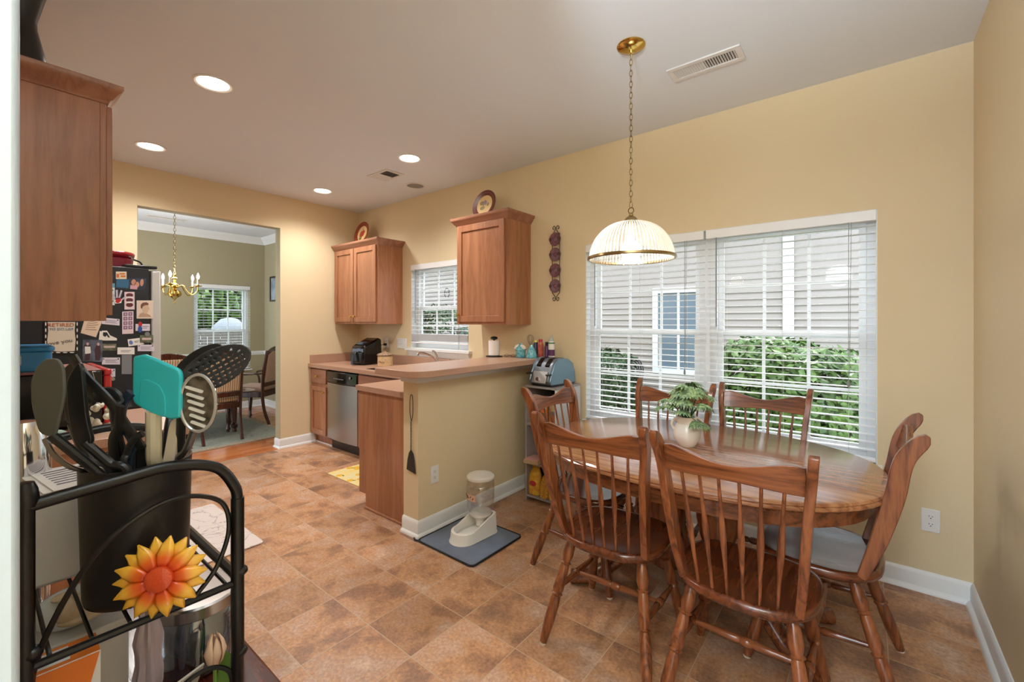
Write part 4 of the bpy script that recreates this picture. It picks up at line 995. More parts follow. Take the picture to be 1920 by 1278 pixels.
orange = mat('orange_print', (206, 116, 52), .5); tan = mat('tan_print', (196, 168, 128), .6); pink = mat('pink_print', (226, 140, 150), .5); yel = mat('yellow_print', (232, 196, 70), .45); red = mat('red_print', (186, 44, 44), .4); teal = mat('teal_print', (70, 150, 160), .5); brown_p = mat('brown_print', (120, 84, 60), .5)
Ys = SYc - .345 + .075
carton('food_box', 'upright orange-brown food carton on the top tier of the grey shelf unit', -1.925, Ys + .02, .5955, .075, .07, .20, orange, .1, deco=[(.1, .55, .9, .9, tan), (.15, .1, .8, .4, brown_p)])
carton('food_box', 'dark grey carton beside the orange one on the top tier of the shelf unit', -1.845, Ys + .03, .5955, .06, .08, .20, mat('grey_print', (132, 122, 118), .6), 0, deco=[(.1, .5, .9, .85, tan), (.1, .1, .9, .35, orange)])
carton('food_box', 'narrow cream carton against the left side of the top tier', -1.998, Ys + .01, .5955, .045, .08, .155, mat('cream_print', (222, 210, 184), .6), 0, deco=[(.1, .5, .9, .9, tan)])
def bag(name, label, x, y, z, w, d, h, m, rz=0, lean=0, cat='bag', deco=None, pin=True, filler=None):
    t = thing(name, label, cat, (x, y, z), rz)
    bm = nb(); n = 20; rg = []
    for k, (s, f) in enumerate(((0, .80), (.04, .98), (.25, 1.0), (.55, .95), (.75, .80), (.88, .55), (.93, .62), (1, .78))):
        ring = []
        for i in range(n):
            a = 2 * PI * i / n; c, q = math.cos(a), math.sin(a); e = .75; fl = 1 if s < .8 else .18
            ring.append(bm.verts.new((math.copysign(abs(c) ** e, c) * w / 2 * f * (1 + .05 * math.sin(3 * a + k)), math.copysign(abs(q) ** e, q) * d / 2 * f * fl * (1 + .08 * math.sin(4 * a + 2 * k)) + lean * s, h * s)))
        rg.append(ring)
    for A, B in zip(rg, rg[1:]):
        for i in range(n): bm.faces.new((A[i], A[(i + 1) % n], B[(i + 1) % n], B[i]))
    bm.faces.new(rg[0]); bm.faces.new(rg[-1]); fin('pouch', bm, m, t)
    if deco:
        bm = nb(); ball(bm, (0, -d / 2 * .96, h * .42), .03, (w * 9, .12, h * 3.2), 16, 8); fin('printed_panel', bm, deco, t)
    return t
kern = mat('corn_kernels', (222, 172, 66), .4, rgb2=(160, 92, 34), vscale=110)
kern2 = mat('mixed_kernels', (214, 190, 120), .35, rgb2=(150, 110, 60), vscale=120)
bag('food_bag', 'yellow bag of corn snacks on the bottom tier of the grey shelf unit', -1.985, Ys - .03, .0455, .11, .08, .22, mat('yellow_bag', (226, 184, 60), .25, rgb2=(196, 120, 36), vscale=30), .1, .02, deco=red)
bag('food_bag', 'clear bag of golden popcorn kernels beside the yellow bag', -1.885, Ys - .04, .0455, .075, .08, .19, kern, -.1, .02)
t = thing('food_can', 'yellow-lidded food can on the bottom tier behind the chair post', 'can', (-1.815, Ys - .03, .0455))
bm = nb(); lathe(bm, [(0, 0), (.034, 0), (.034, .11), (0, .11)], seg=24); fin('can_body', bm, mat('cream_print', (222, 210, 184), .6), t); bm = nb(); lathe(bm, [(0, .1105), (.036, .1105), (.036, .125), (0, .125)], seg=24); fin('lid', bm, yel, t); bm = nb(); lathe(bm, [(.0345, .004), (.0352, .004), (.0352, .03), (.0345, .03)], seg=24); fin('band', bm, yel, t)
bag('food_bag', 'blue-black bag slumped behind the popcorn kernels', -1.93, Ys + .09, .0455, .16, .09, .21, mat('navy_bag', (40, 52, 66), .25))
t = thing('snack_tray', 'pink and tan packet jutting out of the third tier of the grey shelf unit', 'packet', (-1.985, Ys - .035, .2955), .15)
bm = nb(); box(bm, (-.062, -.075, 0), (.062, .075, .026)); fin('tray', bm, tan, t, bevel=.004); bm = nb(); box(bm, (-.058, -.07, .0262), (.058, .07, .034)); fin('film_lid', bm, mat('pale_tan_film', (226, 170, 160), .3), t, bevel=.004)
bag('food_bag', 'pink packet standing at the back of the third tier', -1.955, Ys + .075, .2955, .13, .07, .16, mat('pink_bag', (224, 128, 136), .35, rgb2=(236, 180, 180), vscale=20))
bag('food_bag', 'small pink packet beside the tan tray on the third tier', -1.845, Ys - .01, .2955, .08, .06, .10, pink)

# toaster
t = thing('toaster', 'blue-grey and chrome two-slot toaster on top of the shelf unit', 'toaster', (-1.905, YW - .20, .8855), math.radians(-6))
tb = mat('blue_grey_enamel', (112, 140, 158), .25, .3, coat=.3)
side = [(-.140, .010), (.150, .010), (.158, .03), (.150, .10), (.125, .165), (.07, .20), (.0, .212), (-.06, .205), (-.105, .165), (-.140, .095), (-.160, .04)]
for s in (-1, 1):
    bm = nb(); prism(bm, side, .020, fn=lambda u, v, w: Vector((s * (.0905 + w), u, v)), z=0); fin('side_shell', bm, tb, t, bevel=.010)
bm = nb(); prism(bm, [(a * .985, b * .985 + .001) for a, b in side], .180, fn=lambda u, v, w: Vector((-.090 + w, u, v)), z=0); fin('body', bm, mat('satin_grey_shell', (112, 118, 124), .32, .55), t, bevel=.004)
for s in (-1, 1):
    bm = nb(); q = [(-.114, .1565), (-.100, .1720), (-.062, .2050), (.0, .2115), (.055, .2055), (.085, .1930)]
    for (a, b), (c, d) in zip(q, q[1:]):
        v = [bm.verts.new((s * .042 + e, y, z + .0008)) for e, y, z in ((-.019, a, b), (.019, a, b), (.019, c, d), (-.019, c, d))]; w = [bm.verts.new(x.co - UPV * .012) for x in v]
        bm.faces.new(v); bm.faces.new(list(reversed(w)))
        for i in range(4): bm.faces.new((v[i], v[(i + 1) % 4], w[(i + 1) % 4], w[i]))
    fin('slot', bm, blackg, t)
MF = frame_M((0, -.1500, .068), (1, 0, 0), (0, .34, .94))
satin = mat('satin_plate', (186, 184, 182), .32, .6)
bm = nb(); box(bm, (-.07, -.045, 0), (.07, .045, .006), MF); fin('control_plate', bm, satin, t, bevel=.002)
bm = nb(); lathe(bm, [(.017, 0.006), (.015, .020), (0, .021)], seg=22, M=MF @ Matrix.Translation((-.005, -.018, 0))); fin('dial', bm, chrome, t)
for s in (-1, 1):
    bm = nb(); box(bm, (s * .098 - .013, -.185, .088), (s * .098 + .013, -.138, .100)); fin('lever', bm, black, t, bevel=.004)
bm = nb(); box(bm, (-.10, -.125, 0), (.10, .135, .0098)); fin('foot', bm, black, t)

# ------------------------------------------------------------------ floor things
slate = mat('slate_blue_fleece', (98, 110, 132), .9, var=.12, vscale=7, sheen=.4)
t = thing('pet_mat', 'slate grey fleece mat with black binding under the pet feeder', 'mat', (-1.945, 1.99, .0005))
bm = nb(); prism(bm, rrect(-.235, .235, -.225, .225, (.03, .03, .03, .03)), .008); fin('fleece', bm, slate, t, bevel=.002)
bm = nb(); rr = rrect(-.238, .238, -.228, .228, (.03, .03, .03, .03)); tube(bm, [(x, y, .006) for x, y in rr], .0058, 8, closed=True); fin('binding', bm, mat('black_binding', (18, 22, 24), .6), t)
bm = nb(); tube(bm, bez([(-.22, -.225, .008), (-.25, -.236, .008), (-.275, -.225, .008)], 5), .005, 6); fin('hanging_loop', bm, mat('black_binding', (18, 22, 24), .6), t)
t = thing('pet_feeder', 'white gravity pet feeder with clear hopper on the slate mat', 'pet feeder', (-1.955, 2.065, .0095), math.radians(-2))
pw = mat('white_plastic', (238, 234, 226), .32)
def feeder_outline(w, y0, y1, n=14):
    o = [(w, y1 - .03), (w - .012, y1 - .006), (w - .03, y1), (-w + .03, y1), (-w + .012, y1 - .006), (-w, y1 - .03), (-w * 1.0, y0 + w + .02)]
    for i in range(n + 1): a = PI + PI * i / n; o.append((math.cos(a) * w * .93, y0 + w * .95 + math.sin(a) * w * .95))
    return o
bm = nb(); oo = feeder_outline(.092, -.205, .105); oi = [(x * .84, y * .84 - .006) for x, y in oo]; topz = lambda y: .062 + max(0, min(1, (y + .03) / .075)) * .062
m3 = [[bm.verts.new((x * k, y * k2, (z if z is not None else topz(y)))) for x, y in src] for src, k, k2, z in ((oo, 1.05, 1.03, 0), (oo, 1.0, 1.0, .012), (oo, .95, .97, None), (oi, 1.0, 1.0, None), (oi, .96, .96, .02))]
n = len(oo)
for A, B in zip(m3, m3[1:]):
    for i in range(n): bm.faces.new((A[i], A[(i + 1) % n], B[(i + 1) % n], B[i]))
bm.faces.new(m3[0]); bm.faces.new(m3[-1]); fin('tray', bm, pw, t, ang=40)
bm = nb(); lathe(bm, [(0, .045), (.03, .045), (.034, .085), (.07, .115), (.074, .13), (0, .13)], (0, .03, 0), 24); fin('spout', bm, pw, t)
bm = nb(); lathe(bm, [(.040, .105), (.075, .135), (.086, .165), (.084, .19), (.088, .20), (.088, .25), (.086, .255), (.089, .26), (.089, .305), (.086, .31), (.088, .32), (.087, .345)], (0, .03, 0), 36); fin('hopper', bm, glass('clear_plastic', (250, 252, 252), .16, .10), t)
bm = nb(); lathe(bm, [(0, .345), (.086, .345), (.090, .350), (.090, .362), (.080, .371), (.05, .375), (0, .375)], (0, .03, 0), 36); fin('lid', bm, pw, t)
bm = nb(); MM = []
for k in range(9):
    a0 = math.radians(-150 + k * 9.5); a1 = math.radians(-150 + (k + 1) * 9.5)
    v = [bm.verts.new((math.cos(a) * .0895, .03 + math.sin(a) * .0895, z)) for a, z in ((a0, .222), (a1, .222), (a1, .262), (a0, .262))]; bm.faces.new(v)
lb = fin('label_sticker', bm, mat('peach_label', (224, 186, 160), .5, rgb2=(196, 152, 130), vscale=50), t)
bm = nb()
for k in range(7):
    a = math.radians(-145 + k * 11); box(bm, (math.cos(a) * .0905 - .002, .03 + math.sin(a) * .0905 - .002, .232 + (k % 3) * .006), (math.cos(a) * .0905 + .002, .03 + math.sin(a) * .0905 + .002, .243 + (k % 2) * .008))
fin('print_marks', bm, ink, lb)

t = thing('floor_mat', 'yellow lemon-print kitchen mat beside the peninsula cabinet', 'mat', (-3.395, 2.19, .0005))
bm = nb(); prism(bm, rrect(-.395, .375, -.155, .185, (.015,) * 4), .006); fin('mat_sheet', bm, mat('lemon_print', (238, 206, 110), .6, rgb2=(224, 214, 170), vscale=9), t, bevel=.002)
lem = mat('lemon_yellow', (228, 178, 48), .6); rnd = random.Random(5)
bm = nb(); bl = nb()
for i in range(20):
    x, y = -.35 + .07 * i % .70, rnd.uniform(-.13, .15); x = -.36 + (i * .037) % .71
    lathe(bm, [(0, .0075), (.028, .007), (.030, .0062)], (x, y, 0), 14); M = Matrix.Translation((x + .03, y + .02, .0068)) @ Matrix.Rotation(rnd.uniform(0, 6), 4, 'Z'); ball(bl, (0, 0, 0), .016, (1.2, .5, .03), 8, 4, None)
    for v in list(bl.verts)[-34:]:
        if v.co.length < .03: v.co = M @ v.co
fin('lemon_print', bm, lem, t); fin('leaf_print', bl, mat('print_leaf', (110, 132, 60), .6), t)
t = thing('floor_mat', 'white marble-print mat on the tiles before the range', 'mat', (-3.36, .965, .0005))
bm = nb(); prism(bm, rrect(-.46, .455, -.175, .185, (.02,) * 4), .010); fin('mat_sheet', bm, veined('marble_print', (222, 208, 200), (150, 138, 140), 5), t, bevel=.003)
bx('mat_edge', (-.45, -.17, -.0003), (.448, .18, -.0001), black, t)

# ------------------------------------------------------------------ outlets and wall things
def outlet(label, p, out, w=.07, h=.115, gangs=1, kind='outlet'):
    """p = centre on the wall; out = into the room"""
    t = thing('wall_outlet' if kind == 'outlet' else 'light_switch', label, 'outlet' if kind == 'outlet' else 'switch', p)
    out = Vector(out); u = Vector((-out.y, out.x, 0)); M = frame_M((0, 0, 0), u, UPV)
    if M.to_3x3().col[2].dot(out) < 0: M = frame_M((0, 0, 0), -u, UPV)
    bm = nb(); box(bm, (-w / 2, -h / 2, .0003), (w / 2, h / 2, .006), M); fin('cover_plate', bm, mat('plate_white', (234, 234, 232), .35), t, bevel=.0025)
    for g in range(gangs):
        cx = (g - (gangs - 1) / 2) * .046
        if kind == 'outlet':
            for sy in (-1, 1):
                bm = nb(); lathe(bm, [(0, .0062), (.0155, .0062), (.0155, .0078), (0, .0078)], seg=20, M=M @ Matrix.Translation((cx, sy * .0195, 0)) @ Matrix.Diagonal((1, .9, 1, 1))); r = fin('receptacle', bm, mat('plate_white', (234, 234, 232), .35), t)
                bm = nb()
                for dx, dy, a, b in ((-.006, .003, .0011, .0042), (.006, .003, .0011, .0035), (0, -.007, .0022, .0022)): box(bm, (cx + dx - a, sy * .0195 + dy - b, .0079), (cx + dx + a, sy * .0195 + dy + b, .0083), M)
                fin('slots', bm, ink, r)
        else:
            bm = nb(); box(bm, (cx - .006, -.012, .006), (cx + .006, .012, .008), M); box(bm, (cx - .004, 0, .008), (cx + .004, .009, .016), M); fin('toggle', bm, vinyl, t)
    return t
outlet('white outlet on the end of the yellow half wall above the pet mat', (PX1, 1.935, .365), (1, 0, 0))
outlet('white outlet low on the window wall at the right of the large window', (.257, YW, .367), (0, -1, 0))
outlet('white outlet above the counter between the jar and the switch plate', (-4.352, YW, 1.130), (0, -1, 0))
outlet('white triple switch plate left of the sink window', (-4.06, YW, 1.130), (0, -1, 0), .165, .115, 3, 'switch')
outlet('white outlet on the dining room side wall below the chair rail', (-6.62, YW, .62), (0, -1, 0))

# hanging broom on the end of the half wall
t = thing('fly_swatter', 'black wire-handled fly swatter hanging on the end of the half wall', 'fly swatter', (-2.283, PY - .006, .90))
bm = nb(); dk = mat('dark_olive_metal', (44, 44, 34), .5)
loop = bez([(0, 0, -.17), (-.014, 0, -.12), (-.013, 0, -.02), (0, 0, .004), (.013, 0, -.02), (.014, 0, -.12), (0, 0, -.17)], 6); tube(bm, loop, .0022, 6)
for ph in (0, PI): tube(bm, [(math.cos(i * .9 + ph) * .003, -.0035 + math.sin(i * .9 + ph) * .0025, -.17 - i * .0055) for i in range(35)], .0018, 5)
fin('wire_handle', bm, dk, t)
bm = nb(); prism(bm, [(0.006, -.355), (.022, -.375), (.034, -.42), (.046, -.50), (-.046, -.487), (-.036, -.42), (-.022, -.375), (-.006, -.355)], .003, fn=lambda u, v, w: Vector((u, -w, v)), z=.001); fin('paddle', bm, dk, t, bevel=.001)

# wrought-iron plate hanger with four mauve plates
t = thing('plate_hanger', 'black scrolled wire hanger on the yellow wall left of the large window', 'wall rack', (-1.995, YW - .012, 1.85))
dki = mat('dark_bronze_wire', (52, 46, 42), .5, .5); bm = nb()
for s in (-1, 1):
    tube(bm, bez([(s * .036, 0, -.20), (s * .036, 0, .22), (s * .034, 0, .245), (s * .012, 0, .275), (s * .004, 0, .300), (s * .016, 0, .318), (s * .030, 0, .308), (s * .028, 0, .292), (s * .018, 0, .296)], 6), .0028, 6)
    tube(bm, bez([(s * .036, 0, -.20), (s * .034, 0, -.235), (s * .012, 0, -.262), (s * .004, 0, -.285), (s * .016, 0, -.302), (s * .030, 0, -.292), (s * .028, 0, -.276), (s * .018, 0, -.280)], 6), .0028, 6)
    for z in (.20, .075, -.055, -.185): tube(bm, bez([(s * .036, 0, z - .02), (s * .046, -.012, z - .014), (s * .052, -.022, z + .008), (s * .040, -.024, z + .016), (s * .034, -.022, z + .004), (s * .042, -.022, z - .004)], 4), .0024, 6)
for z in (.165, .04, -.09, -.22): tube(bm, [(-.036, 0, z), (.036, 0, z)], .0022, 6)
fin('wire_frame', bm, dki, t)
mauve = [mat('mauve_glass', (140, 96, 104), .25, rgb2=(112, 72, 84), vscale=40), mat('mauve_glass_pale', (142, 108, 118), .25, rgb2=(116, 88, 100), vscale=40)]
for i, z in enumerate((.205, .080, -.050, -.180)):
    w = ['topmost', 'second', 'third', 'lowest'][i]
    p = thing('small_plate', f'small mauve embossed plate, {w} on the black wire wall hanger', 'plate', (-1.995, YW - .016, 1.85 + z), 0, 'mauve plates on the wire hanger')
    MR = Matrix.Rotation(PI / 2, 4, 'X'); bm = nb(); lathe(bm, [(0, .0), (.034, .0), (.050, .006), (.056, .010), (.054, .013), (.036, .005), (0, .004)], seg=36, M=MR); fin('plate_disc', bm, mauve[i % 2], p)
    bm = nb()
    for k in range(28): a = 2 * PI * k / 28; ball(bm, (math.cos(a) * .049, -.0115, math.sin(a) * .049), .0022, seg=6, rings=4)
    fin('beaded_rim', bm, mauve[1 - i % 2], p)
    bm = nb(); ball(bm, (0, -.006, 0), .02, (1, .2, 1), 14, 6); fin('embossed_fruit', bm, mauve[(i + 1) % 2], p)

def deco_plate(label, p, r, rim, face, deco, tilt=.22):
    t = thing('decor_plate', label, 'plate', p)
    M = Matrix.Translation((0, 0, r * math.cos(tilt))) @ Matrix.Rotation(PI / 2 - tilt, 4, 'X')
    bm = nb(); lathe(bm, [(r * .66, .006), (r, .018), (r * .99, .022), (r * .66, .010), (r * .66, .006)], seg=48, M=M); fin('rim', bm, rim, t)
    bm = nb(); lathe(bm, [(0, .004), (r * .66, .004), (r * .66, .0095), (0, .0085)], seg=40, M=M); fc = fin('plate_face', bm, face, t)
    for nm, pts, mm in deco:
        bm = nb()
        for (x, y, s, sx) in pts: lathe(bm, [(0, .0105), (s * .7, .0103), (s, .0096)], seg=14, M=M @ Matrix.Translation((x, y, 0)) @ Matrix.Diagonal((sx, 1, 1, 1)))
        fin(nm, bm, mm, fc)
    bm = nb()
    for k in range(34): a = 2 * PI * k / 34; box(bm, (-.0035, -.0018, 0), (.0035, .0018, .0015), M @ Matrix.Rotation(a, 4, 'Z') @ Matrix.Translation((0, r * .83, .0165)) @ Matrix.Rotation(.4, 4, 'X'))
    fin('rim_marks', bm, mat('gold_rim_print', (196, 150, 78), .5), t)
    return t
cream = mat('plate_cream', (226, 196, 140), .3); maroon = mat('plate_maroon', (112, 44, 38), .3, rgb2=(84, 40, 34), vscale=50); rustr = mat('plate_rust_red', (150, 60, 42), .3, rgb2=(116, 44, 34), vscale=50)
deco_plate('red-rimmed plate with a painted rooster red blossom on the corner cabinet', (-4.61, YW - .15, 2.2905 - .018), .142, rustr, cream, [('painted_blossom', [(.0, -.005, .040, 1.1), (.03, .015, .022, 1), (-.03, -.02, .02, 1)], mat('painted_red', (176, 66, 46), .5)), ('painted_stem', [(.012, .045, .014, .4), (-.02, -.06, .02, 1.4)], mat('painted_green', (120, 110, 60), .5))])
deco_plate('maroon-rimmed plate with a pale painted flower on the single-door cabinet', (-2.66, YW - .15, 2.3055 - .018), .137, maroon, cream, [('painted_flower', [(-.012, .012, .022, .5), (.012, .018, .022, .5), (0, .03, .018, .6)], mat('painted_mauve', (150, 130, 150), .5)), ('painted_leaves', [(-.035, .02, .02, 1.3), (.04, .0, .018, .7), (-.02, -.03, .018, 1.6)], mat('painted_sage', (150, 140, 90), .5))])

# on the bar
t = thing('paper_towel_holder', 'roll of white paper towels on a stand with a black knob, on the bar', 'paper towel', (-2.455, 2.80, 1.0775))
bm = nb(); lathe(bm, [(0, 0), (.07, 0), (.07, .008), (.012, .012), (.006, .014), (.006, .15), (0, .15)], seg=28); fin('stand', bm, mat('dark_bronze', (48, 40, 36), .4, .6), t)
bm = nb(); lathe(bm, [(.018, .014), (.047, .014), (.047, .137), (.018, .137), (.018, .014)], seg=32); fin('roll', bm, mat('tissue_white', (238, 234, 230), .9), t)
bm = nb(); ball(bm, (0, 0, .158), .017, (1.9, 1.9, .9), 20, 10); fin('finial', bm, blackg, t)
t = thing('eyeglasses', 'pair of folded dark eyeglasses lying on the bar beside the paper towels', 'glasses', (-2.33, 2.86, 1.0775), .3)
for s in (-1, 1):
    bm = nb(); tube(bm, [(s * .032 + math.cos(a) * .022, math.sin(a) * .008, .012 + math.sin(a) * .010) for a in [2 * PI * i / 18 for i in range(18)]], .0014, 6, closed=True); fin('lens_rim', bm, ink, t)
    bm = nb(); tube(bm, [(s * .055, 0, .014), (s * .05, .05, .006), (-s * .02, .058, .004)], .0014, 6); fin('temple', bm, ink, t)
bm = nb(); tube(bm, [(-.010, 0, .016), (0, 0, .018), (.010, 0, .016)], .0014, 6); fin('bridge', bm, ink, t)
bz = 1.0775
t = thing('glass_jar_figure', 'clear turquoise glass tent-shaped bottle with white cap flaps, left one on the bar', 'bottle', (-2.235, 2.885, bz))
tq = mat('turquoise_glass', (66, 158, 178), .12, rgb2=(150, 208, 214), vscale=45)
bm = nb(); lathe(bm, [(0, 0), (.036, 0), (.040, .008), (.040, .055), (.050, .062), (.034, .085), (.012, .108), (.010, .118), (0, .118)], seg=8); fin('bottle_body', bm, tq, t, ang=20)
bm = nb()
for s in (-1, 1): ball(bm, (s * .035, -.012, .088), .026, (1.2, .5, .6), 12, 8, Matrix.Rotation(s * .5, 4, 'Y'))
fin('white_flap', bm, pw, t)
t = thing('glass_jar_figure', 'clear turquoise glass bottle of faceted cone shape beside the red bottle', 'bottle', (-2.135, 2.90, bz))
bm = nb(); lathe(bm, [(0, 0), (.046, 0), (.048, .012), (.036, .05), (.026, .075), (.014, .095), (.012, .108), (0, .108)], seg=10); fin('bottle_body', bm, tq, t, ang=20)
t = thing('juice_bottle', 'yellow-capped bottle behind the turquoise glass on the bar', 'bottle', (-2.155, 2.99, bz))
bm = nb(); lathe(bm, [(0, 0), (.022, 0), (.022, .11), (.014, .125), (0, .125)], seg=18); fin('bottle_body', bm, mat('navy_bottle', (48, 54, 90), .3), t); bm = nb(); lathe(bm, [(0, .1252), (.020, .1252), (.020, .142), (0, .142)], seg=18); fin('cap', bm, mat('yellow_cap', (222, 208, 110), .4), t)
t = thing('sauce_bottle', 'tall red-labelled bottle with red cap on the bar', 'bottle', (-2.09, 2.965, bz))
bm = nb(); lathe(bm, [(0, 0), (.022, 0), (.024, .006), (.024, .11), (.018, .13), (0, .13)], seg=20); fin('bottle_body', bm, mat('raspberry_print', (160, 44, 66), .3, rgb2=(210, 120, 80), vscale=35), t); bm = nb(); lathe(bm, [(0, .1302), (.017, .1302), (.017, .152), (0, .152)], seg=18); fin('cap', bm, mat('raspberry_cap', (196, 56, 76), .4), t)
t = thing('syrup_bottle', 'short purple bottle with black cap between the red and white bottles', 'bottle', (-2.045, 2.99, bz))
bm = nb(); lathe(bm, [(0, 0), (.018, 0), (.018, .09), (.012, .10), (0, .10)], seg=18); fin('bottle_body', bm, mat('plum_label', (92, 44, 92), .3), t); bm = nb(); lathe(bm, [(0, .1002), (.014, .1002), (.014, .13), (0, .13)], seg=16); fin('cap', bm, black, t)
t = thing('squeeze_bottle', 'tall white squeeze bottle with pointed clear tip and green band on the bar', 'bottle', (-1.995, 2.985, bz))
bm = nb(); lathe(bm, [(0, 0), (.024, 0), (.026, .006), (.026, .115), (.020, .138), (0, .138)], seg=22); fin('bottle_body', bm, pw, t); bm = nb(); lathe(bm, [(0, .1382), (.018, .1382), (.016, .155), (.007, .165), (.003, .19), (0, .19)], seg=16); fin('nozzle', bm, mat('pale_teal_tip', (176, 196, 190), .3), t); bm = nb(); lathe(bm, [(.0262, .118), (.0235, .128), (.0225, .127), (.0255, .117), (.0262, .118)], seg=22); fin('green_band', bm, mat('green_band', (70, 130, 80), .5), t); bm = nb(); lathe(bm, [(.0262, .02), (.0266, .02), (.0266, .07), (.0262, .07)], seg=22); fin('label_sticker', bm, mat('plum_label', (92, 44, 92), .3, rgb2=(210, 160, 190), vscale=40), t)
t = thing('wire_whisk', 'small metal whisk leaning behind the turquoise bottles', 'whisk', (-2.235, 3.02, bz))
bm = nb(); tube(bm, [(0, 0, 0), (0, 0, .09)], .006, 8)
for k in range(4):
    a = PI * k / 4; tube(bm, bez([(0, 0, .09), (math.cos(a) * .032, math.sin(a) * .012, .14), (math.cos(a) * .026, math.sin(a) * .01, .175), (0, 0, .185), (-math.cos(a) * .026, -math.sin(a) * .01, .175), (-math.cos(a) * .032, -math.sin(a) * .012, .14), (0, 0, .09)], 4), .0013, 5)
fin('whisk_wires', bm, steel, t)
t = thing('leaf_sprig', 'small dark leaf sprig poking out left of the turquoise bottles', 'sprig', (-2.30, 2.93, bz))
bm = nb(); tube(bm, bez([(.03, 0, 0), (.0, 0, .05), (-.03, 0, .08)], 4), .0022, 6); ball(bm, (-.03, 0, .082), .012, (1.4, .5, .7)); fin('sprig', bm, ink, t)

# on the tan counter
t = thing('air_fryer', 'black wedge-shaped air fryer with pull-out handle on the corner counter', 'air fryer', (-4.36, 2.80, CT + .0005), math.radians(12))
bm = nb(); prism(bm, [(-.13, .0), (.14, .0), (.145, .03), (.135, .265), (.12, .285), (.09, .29), (-.10, .215), (-.125, .195), (-.14, .02)], .20, fn=lambda u, v, w: Vector((w, u, v)), z=-.10); fin('body', bm, blackg, t, bevel=.018)
bm = nb(); box(bm, (-.085, -.158, .035), (.085, -.128, .14)); dr = fin('basket_drawer', bm, black, t, bevel=.012)
bm = nb(); tube(bm, bez([(0, -.150, .14), (0, -.175, .135), (0, -.195, .08), (0, -.205, .01)], 5), [(.022, .009)] * 16, 8, flat=(1, 0, 0)); fin('handle', bm, black, dr)
bm = nb(); box(bm, (-.05, -.098, .216), (.05, -.02, .252), Matrix.Translation((0, 0, 0))); fin('control_face', bm, mat('dark_grey_panel', (52, 54, 60), .2), t, bevel=.01)
t = thing('flour_jar', 'cream ceramic canister with the word Flour and a brown gathered lid', 'jar', (-3.985, 2.785, CT + .0005))
bm = nb(); lathe(bm, [(0, 0), (.072, 0), (.078, .006), (.078, .105), (.072, .112), (0, .112)], seg=36); fin('canister', bm, mat('speckled_cream', (222, 190, 144), .5, rgb2=(196, 158, 112), vscale=60), t)
bm = nb(); lathe(bm, [(0, .1125), (.080, .1125), (.086, .122), (.076, .134), (.05, .142), (.02, .15), (.016, .162), (0, .166)], seg=24); fin('lid', bm, mat('brown_lid', (112, 82, 62), .6, rgb2=(170, 140, 112), vscale=50), t)
Mt = frame_M((.005, -.0795, .05), (1, .0, 0), (0, 0, 1)); Mt = Matrix.Rotation(math.radians(28), 4, 'Z') @ Mt; text('lettering', 'Flour', .036, brown_p, Mt, t)
t = thing('power_cord', 'black plug and cord hanging from the outlet behind the flour jar', 'cord', (-4.352, YW, 1.11))
bm = nb(); box(bm, (-.014, -.040, -.012), (.014, -.0085, .014)); fin('plug', bm, black, t, bevel=.004); bm = nb(); tube(bm, bez([(-.005, -.04, 0), (-.03, -.06, -.01), (-.05, -.055, -.06), (-.03, -.06, -.14), (.01, -.08, -.20)], 6), .0035, 6); fin('cord', bm, black, t)

# ------------------------------------------------------------------ left run: things on the counter and the refrigerator
t = thing('toaster_oven', 'black countertop oven with a red front frame on the left counter', 'oven', (-2.95, .235, CT + .0005))
bm = nb(); box(bm, (-.24, -.17, .012), (.24, .150, .250)); box(bm, (-.22, -.15, 0), (.22, .13, .012)); fin('body', bm, blackg, t, bevel=.008)
bm = nb(); box(bm, (-.245, .1505, .010), (.245, .178, .035)); box(bm, (-.245, .1505, .228), (.245, .178, .256)); box(bm, (-.245, .1505, .035), (-.215, .178, .228)); box(bm, (.215, .1505, .035), (.245, .178, .228)); fin('front_frame', bm, mat('glossy_red', (206, 32, 40), .25, coat=.4), t, bevel=.006)
bm = nb(); box(bm, (-.21, .151, .04), (.21, .160, .224)); dd_ = fin('glass_door', bm, blackg, t)
bm = nb(); tube(bm, [(-.16, .195, .20), (.16, .195, .20)], .008); tube(bm, [(-.15, .16, .20), (-.15, .195, .20)], .005); tube(bm, [(.15, .16, .20), (.15, .195, .20)], .005); fin('handle', bm, steel, dd_)
bx('top_plate', (-.235, -.16, .2505), (.235, .145, .256), mat('brown_red_plate', (150, 92, 82), .4), t, .002)
blue = mat('blue_plastic', (44, 148, 216), .35)
t = thing('storage_box', 'bright blue lidded plastic box on top of the black countertop oven', 'box', (-2.98, .15, CT + .0005 + .2565))
bm = nb(); prism(bm, rrect(-.16, .16, -.11, .085, (.03,) * 4), .085); fin('tub', bm, blue, t, bevel=.003)
bm = nb(); prism(bm, rrect(-.168, .168, -.118, .093, (.034,) * 4), .022, z=.0855); fin('lid', bm, blue, t, bevel=.006)
bm = nb(); box(bm, (.161, -.08, .03), (.166, -.01, .07)); fin('latch', bm, mat('pale_latch', (210, 222, 226), .3), t, bevel=.002)
t = thing('cutting_board', 'light wooden board lying on the black cooktop', 'board', (-3.44, .40, CT + .0125))
bm = nb(); prism(bm, rrect(-.13, .20, -.10, .14, (.02,) * 4), .018); fin('board', bm, mat('light_board', (206, 160, 116), .5), t, bevel=.003)

